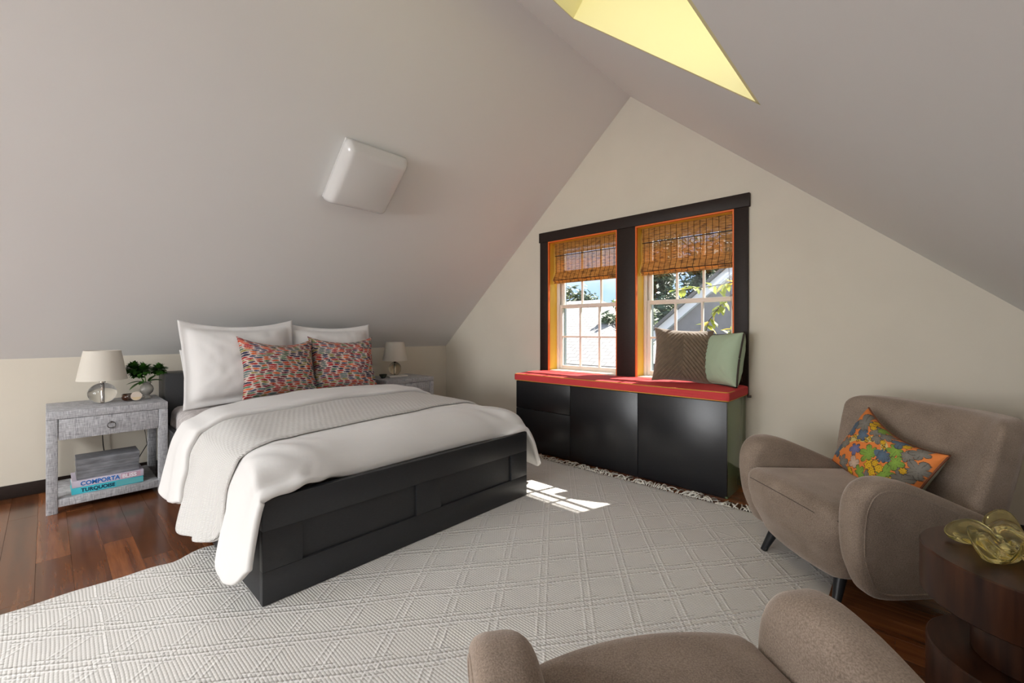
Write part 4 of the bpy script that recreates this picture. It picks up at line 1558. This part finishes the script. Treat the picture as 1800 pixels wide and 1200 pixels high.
# arm outline in the chair's side view: (forward, height)
ARM = [(0.365, 0.30), (0.375, 0.42), (0.365, 0.515), (0.325, 0.580), (0.255, 0.606), (0.15, 0.590), (0.02, 0.540), (-0.12, 0.480), (-0.24, 0.425), (-0.30, 0.36), (-0.31, 0.24), (-0.29, 0.120), (-0.15, 0.108), (0.05, 0.108), (0.22, 0.111), (0.295, 0.140), (0.335, 0.21)]
def make_arm(parent, side, x_in, x_out, flare=0.03):
    """local chair frame: +y forward, x to the right.  side = +1 right, -1 left"""
    out_ = catmull([(a, b, 0) for a, b in ARM], 4)
    cen = Vector((0.04, 0.34, 0))
    th = x_out - x_in
    # rounded cross-section: list of (inset, lateral position 0..1)
    rr = 0.056
    rings = []
    K = 7
    for k in range(K):
        a = PI / 2 * k / (K - 1)
        rings.append((rr * (1 - math.sin(a)), (rr * 0.9 * (1 - math.cos(a))) / th))
    for k in range(K - 1, -1, -1):
        a = PI / 2 * k / (K - 1)
        rings.append((0.030 * (1 - math.sin(a)), 1 - (0.030 * (1 - math.cos(a))) / th))
    # inward normals of the outline
    n = len(out_)
    nm = []
    for i in range(n):
        d = (out_[(i + 1) % n] - out_[i - 1]).normalized()
        nn_ = Vector((-d.y, d.x, 0))
        if nn_.dot(cen - out_[i]) < 0:
            nn_ = -nn_
        nm.append(nn_)
    vs, fs = [], []
    for ins, lat in rings:
        for i in range(n):
            p = out_[i] + nm[i] * ins
            fl = flare * sm(0.15, 0.6, p.y)
            # the front border swells
            x = x_in + th * lat + fl * (0.3 + 0.7 * lat)
            vs.append((side * x, p.x, p.y))
    R_ = len(rings)
    for r_ in range(R_ - 1):
        for i in range(n):
            j = (i + 1) % n
            q = (r_ * n + i, r_ * n + j, (r_ + 1) * n + j, (r_ + 1) * n + i)
            fs.append(q if side > 0 else q[::-1])
    # caps: inner concentric rings to a centre
    def cap(base, lat, flip):
        prev = base
        for f in (0.7, 0.4, 0.12):
            st = len(vs)
            for i in range(n):
                b0 = Vector(vs[base + i])
                p = Vector((b0.y, b0.z, 0))
                q = cen + (p - cen) * f
                fl = flare * sm(0.15, 0.6, q.y)
                x = x_in + th * lat + fl * (0.3 + 0.7 * lat)
                if lat > 0.5:
                    x += 0.012 * (1 - f)
                vs.append((side * x, q.x, q.y))
            for i in range(n):
                j = (i + 1) % n
                q = (prev + i, prev + j, st + j, st + i)
                fs.append(q if not flip else q[::-1])
            prev = st
        fs.append([prev + i for i in range(n)] if not flip else [prev + i for i in range(n)][::-1])
    cap(0, 0.0, True)
    cap((R_ - 1) * n, 1.0, False)
    bm = bmesh.new()
    bv = [bm.verts.new(v) for v in vs]
    for f in fs:
        try:
            bm.faces.new([bv[i] for i in f])
        except ValueError:
            pass
    a = bm_obj('arm', bm, UPH, parent, smooth=True)
    # seam around the outer side panel
    pts = []
    for i in list(range(n)):
        p = out_[i] + nm[i] * 0.034
        if p.y > 0.135 and p.x > -0.22:
            fl = flare * sm(0.15, 0.6, p.y)
            pts.append((side * (x_out + fl - 0.0005), p.x, p.y))
    # keep order along the front and top
    tube('seam', pts, 0.0034, UPH, a, 6)
    return a

def make_armchair():
    t = empty('armchair')
    # seat block: front bulges and tapers towards the floor
    def seat_d(p):
        z = p.z
        f = (z + 0.165) / 0.33            # 0 bottom .. 1 top
        fy = p.y
        x = p.x * (0.86 + 0.14 * sm(0.0, 0.75, f))
        if p.y > 0:
            y = p.y - 0.075 * (1 - sm(0.0, 0.7, f)) * (p.y / 0.36)
            y -= 0.035 * (p.x / 0.30) ** 2 * (p.y / 0.36)
        else:
            y = p.y
        zz = z + (0.022 * (1 - (p.x / 0.30) ** 2) if z > 0 else 0) + (0.012 * (p.y / 0.36) if z > 0 else 0)
        if z < 0:
            zz -= 0.0
        return Vector((x, y, zz))
    s = rbox('seat', 0.300, 0.37, 0.165, 0.060, 26, UPH, t, seat_d)
    s.location = (0, 0.06, 0.278)
    # seam along the seat front edge
    pts = []
    for k in range(25):
        x = -0.298 + 0.596 * k / 24
        q = seat_d(Vector((x, 0.368, 0.112)))
        e = 1 - max(0, abs(x) - 0.23) / 0.06
        pts.append((q.x, q.y - (0.03 * (1 - e) ** 2), q.z + 0.001))
    tube('seam', pts, 0.0022, SEAM, s, 6)
    # back: tall, slightly wrapped forward at the sides, leaning back
    def back_d(p):
        f = max(0.0, (p.z + 0.31) / 0.62)           # 0..1 up
        x = p.x * (0.90 + 0.10 * sm(0, 0.9, f))
        wrap = 0.12 * (abs(p.x) / 0.39) ** 3.2 * (0.6 + 0.4 * f)
        thick = p.y * (1.15 - 0.30 * f)
        if p.y > 0:
            thick += 0.030 * math.sin(PI * f) * (1 - (p.x / 0.39) ** 2)
        y = thick + wrap - 0.155 * f ** 1.2
        zz = p.z
        return Vector((x, y, zz))
    b = rbox('backrest', 0.390, 0.095, 0.325, 0.060, 34, UPH, t, back_d)
    b.location = (0, -0.285, 0.508)
    make_arm(t, 1, 0.275, 0.385)
    make_arm(t, -1, 0.275, 0.385)
    for sx in (-1, 1):
        tube('leg', [(sx * 0.21, 0.270, 0.155), (sx * 0.242, 0.325, 0.0125)], 0.027, LEGM, t, 16, 0.015)
        tube('leg', [(sx * 0.225, -0.26, 0.155), (sx * 0.255, -0.33, 0.0005)], 0.027, LEGM, t, 16, 0.015)
    return t
ch1 = make_armchair()
ch1.location = (2.715, 0.185, 0)
ch1.rotation_euler = (0, 0, math.atan2(-(-0.72), 0.69))
tag(ch1, 'taupe upholstered armchair by the window wall holding an orange floral cushion', 'armchair', 'taupe armchairs')
ch2 = copy_tree(ch1)
ch2.location = (0.73, 0.158, 0)
ch2.rotation_euler = (0, 0, math.atan2(-0.59, 0.81))
ch2['label'] = 'taupe upholstered armchair in the foreground, cut off by the bottom of the picture'

# floral cushion on the chair
PW, PH_ = 300, 200
def floral():
    rn = random.Random(12)
    img = np.zeros((PH_, PW, 3))
    img[:] = lin((226, 132, 66))
    yy, xx = np.mgrid[0:PH_, 0:PW].astype(float)
    OUT = np.array(lin((62, 52, 44)))
    def leafm(cx, cy, R_, rot, col, lobes=5, sharp=0.5):
        dx, dy = xx - cx, yy - cy
        r = np.hypot(dx, dy) / R_
        a = np.arctan2(dy, dx) - rot
        a = (a + PI) % (2 * PI) - PI
        lim = (0.42 + 0.58 * np.abs(np.cos(a * lobes / 2)) ** sharp) * np.clip(1.0 - 0.45 * (np.abs(a) / PI) ** 1.5, 0.1, 1)
        ins = r < lim
        edge = (r >= lim) & (r < lim + 1.6 / R_)
        img[edge] = OUT
        c = np.array(lin(col))
        sh = 0.82 + 0.30 * np.clip(1 - r / np.maximum(lim, 0.05), 0, 1)
        img[ins] = (c[None, :] * sh[ins][:, None])
        vein = ins & (np.abs(np.sin(a * lobes / 2)) < 0.10) & (r > 0.08)
        img[vein] = c * 0.45 + OUT * 0.3
    def scroll(cx, cy, R_, col):
        dx, dy = xx - cx, yy - cy
        r = np.hypot(dx, dy) / R_
        a = np.arctan2(dy, dx)
        lim = 0.85 + 0.15 * np.cos(a * 7)
        c = np.array(lin(col))
        ins = r < lim
        img[(r >= lim) & (r < lim + 1.8 / R_)] = OUT
        img[ins] = c
        sp_ = ins & (np.abs(((r * 2.6 - a / (2 * PI)) % 1.0) - 0.5) < 0.10)
        img[sp_] = c * 0.35
    GR, GN, YE, BL = (128, 124, 116), (132, 166, 70), (222, 176, 40), (92, 110, 128)
    # flowing pale branch
    for k in range(240):
        f = k / 239
        x = 30 + 150 * f
        y = 50 + 95 * math.sin(f * 2.2) + 10 * math.sin(f * 9)
        m_ = np.hypot(xx - x, yy - y) < 11
        img[m_] = lin((206, 188, 120))
    for k in range(34):
        f = k / 33
        x = 30 + 150 * f + rn.uniform(-8, 8)
        y = 50 + 95 * math.sin(f * 2.2) + 10 * math.sin(f * 9) + rn.uniform(-8, 8)
        scroll(x, y, 4.2, (226, 180, 50))
    for cx, cy, R_, rot, col in ((60, 168, 46, -2.4, GR), (112, 172, 34, 0.2, GR), (20, 120, 36, 1.3, BL), (20, 40, 30, 1.0, BL), (135, 150, 22, -0.8, GR),
                                (150, 95, 34, 3.4, GN), (226, 70, 36, 1.7, GN), (268, 88, 34, 2.2, GR), (286, 50, 30, 1.5, GR), (180, 26, 34, 0.3, GR),
                                (250, 18, 30, 2.6, GR), (96, 84, 24, -1.2, (112, 112, 150)), (118, 190, 22, 0.6, GN), (70, 20, 30, 0.6, GR), (240, 150, 26, 0.8, GR), (120, 44, 24, 2.3, (196, 170, 150)), (210, 150, 30, -2.6, GN), (284, 128, 34, 2.7, GR), (262, 180, 30, 3.6, GR), (196, 186, 30, -1.2, BL), (150, 180, 26, -0.5, GR), (228, 116, 26, 0.2, GN), (150, 30, 26, 1.1, GN), (226, 22, 26, 1.4, GR), (44, 76, 26, 2.4, GR), (90, 130, 26, 2.9, BL)):
        leafm(cx, cy, R_, rot, col, rn.choice((4, 5, 6)), 0.6)
    m_ = (np.hypot((xx - 186) / 30, (yy - 112) / 13) < 1)
    img[m_] = lin(BL)
    leafm(186, 112, 24, 0.1, BL, 9, 0.4)
    for cx, cy, R_ in ((172, 70, 17), (192, 58, 14), (204, 78, 13), (82, 186, 14), (96, 176, 11), (74, 196, 9), (184, 84, 11), (246, 66, 12), (258, 108, 10), (218, 182, 12), (160, 150, 10), (284, 20, 12), (110, 14, 12)):
        scroll(cx, cy, R_, YE)
    return img
IMG = floral()
BACKC = lin((150, 150, 132))
def fl_fn(u, v, side):
    if side == 1:
        return BACKC
    i = min(PW - 1, max(0, int((u + 1) / 2 * (PW - 1))))
    j = min(PH_ - 1, max(0, int((v + 1) / 2 * (PH_ - 1))))
    return tuple(IMG[j, i])
o = pillow_mesh('cushion', 0.49, 0.345, 0.15, M_vcol('orange_floral_print', 0.7), n=190, pinch=0.06, seed=41, wr=0.004, colfn=fl_fn, sag=0.045)
place(o, (2.805, 0.172, 0.418), ch1.rotation_euler.z + PI - 0.15, 0.40, 0.25)
tag(o, 'orange floral cushion with brown piping on the armchair seat', 'cushion')
FL = o
piping(o, 0.49, 0.345, P('rust_brown_piping', (0.16, 0.05, 0.02), 0.7), 0.06, 0.005, 41, sag=0.045)

# ------------------------------------------------------------------ drum side table and glass dish
def drum_mat():
    m, t, b = newmat('dark_walnut_veneer')
    tc = t.nodes.new('ShaderNodeTexCoord')
    mp = t.nodes.new('ShaderNodeMapping')
    mp.inputs['Scale'].default_value = (7, 34, 3)
    mp.inputs['Rotation'].default_value = (0, 0, 0.7)
    n = t.nodes.new('ShaderNodeTexNoise')
    n.inputs['Scale'].default_value = 1.0
    n.inputs['Detail'].default_value = 6
    t.links.new(tc.outputs['Object'], mp.inputs['Vector'])
    t.links.new(mp.outputs['Vector'], n.inputs['Vector'])
    r = t.nodes.new('ShaderNodeValToRGB')
    r.color_ramp.elements[0].position = 0.3
    r.color_ramp.elements[1].position = 0.75
    r.color_ramp.elements[0].color = (0.016, 0.0052, 0.0032, 1)
    r.color_ramp.elements[1].color = (0.085, 0.031, 0.0135, 1)
    t.links.new(n.outputs['Fac'], r.inputs['Fac'])
    t.links.new(r.outputs['Color'], b.inputs['Base Color'])
    b.inputs['Roughness'].default_value = 0.34
    b.inputs['Specular IOR Level'].default_value = 0.32
    return m
DRUM = drum_mat()
tb = tag(empty('side_table', (1.885, -0.262, 0)), 'dark walnut drum side table of two stacked discs', 'side table')
def disc_prof(r, z0, z1):
    return [(0.0005, z0), (r - 0.004, z0), (r, z0 + 0.004), (r, z1 - 0.004), (r - 0.004, z1), (0.0005, z1)]
lathe('top_drum', disc_prof(0.240, 0.408, 0.55), DRUM, tb, 96, smooth=0.5)
lathe('neck', disc_prof(0.13, 0.262, 0.4085), DRUM, tb, 48, smooth=0.5)
lathe('bottom_drum', disc_prof(0.226, 0.0, 0.262), DRUM, tb, 96, smooth=0.5)

GOLDG = P('gold_art_glass', (0.98, 0.87, 0.38), 0.02, trans=0.95, ior=1.5)
def glass_dish():
    N, K = 140, 26
    vs, fs = [], []
    def rim(a):
        # lobed, folded rim
        return 1 + 0.30 * math.cos(6 * a + 0.6) + 0.12 * math.cos(3 * a + 1.9) + 0.05 * math.cos(11 * a)
    def pt(a, f, dz):
        R_ = 0.118 * rim(a) * f ** 0.8
        z = 0.024 + 0.020 * f ** 1.5 + 0.032 * f ** 1.6 * math.cos(6 * a + 2.2) + 0.014 * f ** 2 * math.cos(4 * a + 0.8) + 0.008 * math.sin(f * 14 + 3 * a)
        return (R_ * math.cos(a) * 1.10, R_ * math.sin(a), max(0.002, z + dz))
    for lay in (0, 1):
        for k in range(K + 1):
            f = k / K
            for i in range(N):
                a = 2 * PI * i / N
                thick = 0.026 * math.sqrt(max(0.02, 1 - f ** 6))
                dz = 0.0 if lay == 0 else -thick
                x, y, z = pt(a, max(f, 0.02), dz)
                vs.append((x, y, max(0.0015, z)))
    o_ = (K + 1) * N
    for k in range(K):
        for i in range(N):
            j = (i + 1) % N
            fs.append((k * N + i, k * N + j, (k + 1) * N + j, (k + 1) * N + i))
            fs.append((o_ + k * N + j, o_ + k * N + i, o_ + (k + 1) * N + i, o_ + (k + 1) * N + j))
    for i in range(N):
        j = (i + 1) % N
        fs.append((K * N + j, o_ + K * N + j, o_ + K * N + i, K * N + i))
    fs.append([i for i in range(N)])
    fs.append([o_ + i for i in range(N)][::-1])
    bm = bmesh.new()
    bv = [bm.verts.new(v) for v in vs]
    for f in fs:
        try:
            bm.faces.new([bv[q] for q in f])
        except ValueError:
            pass
    ob = bm_obj('glass_dish', bm, GOLDG, None, smooth=True)
    s = ob.modifiers.new('soft', 'SUBSURF')
    s.levels = s.render_levels = 1
    return ob
gd = glass_dish()
gd.location = (1.90, -0.235, 0.552)
gd.rotation_euler = (0, 0, 0.4)
tag(gd, 'wavy gold art glass dish on the drum side table', 'dish')

# ------------------------------------------------------------------ outside the windows
GZ = -5.5
LAWN = P('lawn', (0.09, 0.14, 0.04), 0.9, noise_amt=0.4, nscale=2)
gr = box('ground', 4.2, 60, -30, 45, GZ - 0.2, GZ, LAWN, None, 0)
tag(gr, kind='structure')
def shingle_mat():
    m, t, b = newmat('pale_slate_shingles')
    tc = t.nodes.new('ShaderNodeTexCoord')
    br = t.nodes.new('ShaderNodeTexBrick')
    br.inputs['Scale'].default_value = 1.0
    br.inputs['Color1'].default_value = (0.27, 0.262, 0.255, 1)
    br.inputs['Color2'].default_value = (0.23, 0.224, 0.218, 1)
    br.inputs['Mortar'].default_value = (0.12, 0.116, 0.112, 1)
    br.inputs['Mortar Size'].default_value = 0.010
    br.inputs['Brick Width'].default_value = 0.32
    br.inputs['Row Height'].default_value = 0.17
    t.links.new(tc.outputs['UV'], br.inputs['Vector'])
    t.links.new(br.outputs['Color'], b.inputs['Base Color'])
    b.inputs['Roughness'].default_value = 0.8
    bp = t.nodes.new('ShaderNodeBump')
    bp.inputs['Strength'].default_value = 0.6
    bp.inputs['Distance'].default_value = 0.02
    bp.invert = True
    t.links.new(br.outputs['Fac'], bp.inputs['Height'])
    t.links.new(bp.outputs['Normal'], b.inputs['Normal'])
    return m
SHINGLE = shingle_mat()
STUCCO = P('grey_stucco', (0.17, 0.165, 0.17), 0.9, noise_amt=0.1, nscale=8)
SIDING = P('blue_grey_siding', (0.16, 0.19, 0.22), 0.8)
h1 = tag(empty('neighbour_house', (8.8, 9.0, GZ)), 'neighbouring house with pale shingled hip roof outside the window closer to the bed', 'house')
L1 = Vector(h1.location)
def loc1(p):
    return Vector(p) - L1
def quad_roof(name, q, mat, par, off, thick=0.12):
    v = [Vector(p) - off for p in q]
    n = (v[1] - v[0]).cross(v[2] - v[0]).normalized()
    if n.z < 0:
        n = -n
    lo = [p - n * thick for p in v]
    k = len(v)
    fs = [list(range(k)), list(range(2 * k - 1, k - 1, -1))] + [[i, i + k, (i + 1) % k + k, (i + 1) % k] for i in range(k)]
    o = data_obj(name, v + lo, fs, mat, par)
    e = (v[1] - v[0]).normalized()
    f = n.cross(e)
    ul = o.data.uv_layers.new(name='UVMap')
    for lp in o.data.loops:
        p = o.data.vertices[lp.vertex_index].co
        ul.data[lp.index].uv = ((p - v[0]).dot(e), (p - v[0]).dot(f))
    return o
EX, EZ, RXX, RZZ = 8.5, 0.42, 12.5, 2.25
rf = quad_roof('roof', [(EX, 14.5, EZ), (EX, 4.45, EZ), (RXX, 7.6, RZZ), (RXX, 14.5, RZZ)], SHINGLE, h1, L1)
quad_roof('roof', [(EX, 4.45, EZ), (16.5, 4.45, EZ), (RXX, 7.6, RZZ)], SHINGLE, h1, L1)
box('gutter', EX - 0.16 - L1.x, EX - 0.005 - L1.x, 4.4 - L1.y, 14.5 - L1.y, EZ - 0.16 - L1.z, EZ - 0.02 - L1.z, EXTW, h1, 0.01)
box('wall', EX + 0.4 - L1.x, 16.2 - L1.x, 4.85 - L1.y, 14.4 - L1.y, 0, EZ - 0.20 - L1.z, SIDING, h1, 0)
for yy in (5.4, 6.6, 7.8, 9.0):
    wn = box('window', EX + 0.36 - L1.x, EX + 0.39 - L1.x, yy - L1.y, yy + 0.7 - L1.y, -1.3 - L1.z, -0.05 - L1.z, EXTW, h1, 0)
    box('window_pane', EX + 0.34 - L1.x, EX + 0.355 - L1.x, yy + 0.08 - L1.y, yy + 0.62 - L1.y, -1.2 - L1.z, -0.15 - L1.z, P('dark_window_pane', (0.03, 0.04, 0.05), 0.1), wn, 0)

h2 = tag(empty('neighbour_gable', (9.0, 1.6, GZ)), 'grey neighbouring gable with white roof edge seen above the two pillows', 'house')
L2 = Vector(h2.location)
ya_, za_, yb2, zb2 = 4.13, 1.14, 2.69, 2.33
sl2 = (zb2 - za_) / (ya_ - yb2)
yap = 1.55
zap = za_ + (ya_ - yap) * sl2
yl = 2 * yap - ya_
bm = bmesh.new()
prism(bm, [(ya_ - 0.1 - L2.y, 0), (ya_ - 0.1 - L2.y, za_ - L2.z), (yap - L2.y, zap - 0.05 - L2.z), (yl + 0.1 - L2.y, za_ - L2.z), (yl + 0.1 - L2.y, 0)], 'x', 0, 6.0)
bm_obj('wall', bm, STUCCO, h2)
for s, ye in ((1, ya_ + 0.12), (-1, yl - 0.12)):
    dz = (abs(ye - yap)) * sl2
    bm = bmesh.new()
    q = [(ye - L2.y, zap - dz - L2.z), (yap - L2.y, zap - L2.z), (yap - L2.y, zap - 0.20 - L2.z), (ye - L2.y, zap - dz - 0.20 - L2.z)]
    prism(bm, q, 'x', -0.12, 0.0)
    bm_obj('rake_board', bm, P('white_rake', (0.55, 0.56, 0.58), 0.6) if s == 1 else bpy.data.materials['white_rake'], h2)
    bm = bmesh.new()
    q = [(ye + s * 0.06 - L2.y, zap - dz - s * 0.0 + 0.0 - 0.05 - L2.z), (yap - L2.y, zap + 0.002 - L2.z), (yap - L2.y, zap + 0.07 - L2.z), (ye + s * 0.06 - L2.y, zap - dz + 0.03 - L2.z)]
    prism(bm, q, 'x', -0.2, 6.2)
    bm_obj('roof', bm, SHINGLE, h2)

BARK = P('tree_bark', (0.05, 0.038, 0.03), 0.9)
def tree(label, x, y, ztop, rx, rz, dark, nleaf, seed, size=0.22):
    rn = random.Random(seed)
    t = tag(empty('tree', (x, y, GZ)), label, 'tree', 'trees outside the windows')
    hh = ztop - GZ
    bm = bmesh.new()
    add_tube(bm, [(0, 0, 0), (0.1, 0.05, hh * 0.35), (0, 0.1, hh * 0.8)], 0.22, 8, 0.06)
    for k in range(9):
        a = rn.uniform(0, 2 * PI)
        z0 = hh * rn.uniform(0.4, 0.7)
        add_tube(bm, [(0.05, 0.05, z0), (rx * 0.4 * math.cos(a), rx * 0.4 * math.sin(a), z0 + rz * 0.25), (rx * 0.8 * math.cos(a), rx * 0.8 * math.sin(a), z0 + rz * 0.6)], 0.07, 6, 0.015)
    bm_obj('trunk', bm, BARK, t, smooth=True)
    vs, fs = [], []
    cl_ = [(rn.gauss(0, 0.42) * rx, rn.gauss(0, 0.42) * rx, hh - rz + rn.uniform(-0.95, 0.8) * rz) for _ in range(44)]
    for _ in range(nleaf):
        c = rn.choice(cl_)
        p = Vector((c[0] + rn.gauss(0, 0.16) * rx, c[1] + rn.gauss(0, 0.16) * rx, c[2] + rn.gauss(0, 0.12) * rz))
        d = Vector((rn.gauss(0, 1), rn.gauss(0, 1), rn.gauss(0, 0.6))).normalized()
        e = d.orthogonal().normalized()
        s = size * rn.uniform(0.6, 1.2)
        b0 = len(vs)
        vs += [p - d * s, p + e * s * 0.42, p + d * s, p - e * s * 0.42]
        fs.append((b0, b0 + 1, b0 + 2, b0 + 3))
    o = data_obj('foliage', vs, fs, dark, t)
    o['kind'] = 'stuff'
    return t
def leaf_mat(name, c1, c2):
    m, t, b = newmat(name)
    g = t.nodes.new('ShaderNodeNewGeometry')
    r = t.nodes.new('ShaderNodeValToRGB')
    r.color_ramp.elements[0].color = c1 + (1,)
    r.color_ramp.elements[1].color = c2 + (1,)
    t.links.new(g.outputs['Random Per Island'], r.inputs['Fac'])
    t.links.new(r.outputs['Color'], b.inputs['Base Color'])
    b.inputs['Roughness'].default_value = 0.6
    tl_ = t.nodes.new('ShaderNodeBsdfTranslucent')
    t.links.new(r.outputs['Color'], tl_.inputs['Color'])
    mx = t.nodes.new('ShaderNodeMixShader')
    mx.inputs[0].default_value = 0.35
    t.links.new(b.outputs[0], mx.inputs[1])
    t.links.new(tl_.outputs[0], mx.inputs[2])
    t.links.new(mx.outputs[0], t.nodes['Material Output'].inputs['Surface'])
    return m
TL1 = leaf_mat('tree_leaf_bright', (0.09, 0.14, 0.03), (0.26, 0.33, 0.07))
TL2 = leaf_mat('tree_leaf_dark', (0.025, 0.055, 0.03), (0.09, 0.14, 0.08))
TL3 = leaf_mat('tree_leaf_mid', (0.05, 0.09, 0.05), (0.16, 0.20, 0.10))
tree('bright green tree beyond the pale shingled roof, beside the window mullion', 23, 11.6, 3.4, 2.6, 2.4, TL1, 6500, 1)
tree('grey-green tree rising over the ridge of the pale shingled roof', 22, 15.2, 3.9, 1.7, 1.9, TL3, 3600, 2)
tree('tall dark tree behind the pale roof near the window mullion', 21.0, 9.1, 6.4, 1.2, 3.4, TL3, 3800, 3, 0.18)
tree('dark tree behind the grey gable, on the mullion side', 20.5, 6.8, 5.6, 2.3, 4.2, TL2, 7000, 4)
tree('dark tree behind the grey gable, in the middle of the window', 22.0, 4.2, 7.0, 2.6, 4.2, TL2, 6500, 5)

tree('low dark bushy tree growing against the end of the pale shingled roof', 11.3, 5.75, 2.0, 0.75, 1.3, TL3, 3200, 6, 0.12)

# branch with leaves close to the window
BL1 = leaf_mat('near_leaf_green', (0.16, 0.22, 0.03), (0.40, 0.42, 0.07))
BL2 = leaf_mat('near_leaf_yellow', (0.42, 0.30, 0.02), (0.55, 0.40, 0.05))
br_ = tag(empty('tree', (5.3, 1.38, 1.2)), 'slender tree with yellow-green leaves close outside the window above the two pillows', 'tree')
tube('trunk', [(0.45, -1.55, GZ - 1.2), (0.42, -1.5, -3.0), (0.3, -1.4, 0.75), (0.35, -1.5, 2.4)], 0.10, BARK, br_, 10, 0.03)
tw = [[(0.3, -1.4, 0.75), (0.15, -0.8, 0.65), (0.05, -0.1, 0.58), (0.0, 0.42, 0.52), (-0.02, 0.75, 0.50)],
      [(0.05, -0.1, 0.58), (0.02, 0.20, 0.35), (0.0, 0.36, 0.12), (0.0, 0.42, -0.1)],
      [(0.15, -0.8, 0.65), (0.1, -0.3, 0.35), (0.05, 0.05, 0.1), (0.05, 0.22, -0.12)]]
rn = random.Random(9)
for pts in tw:
    tube('twig', pts, 0.010, BARK, br_, 6, 0.004)
    pv = [Vector(p) for p in pts]
    for k in range(38):
        f = rn.uniform(0.3, 1.0) * (len(pv) - 1)
        i = min(len(pv) - 2, int(f))
        p = pv[i].lerp(pv[i + 1], f - i)
        d = Vector((rn.gauss(0, 0.5), rn.gauss(0.2, 0.8), rn.gauss(-0.3, 0.7)))
        bm = bmesh.new()
        leaf_geo(bm, p, d, rn.uniform(0.08, 0.14), rn.uniform(0.05, 0.08), 0.25, 4)
        bm_obj('leaf', bm, BL1 if rn.random() < 0.85 else BL2, br_, smooth=True)
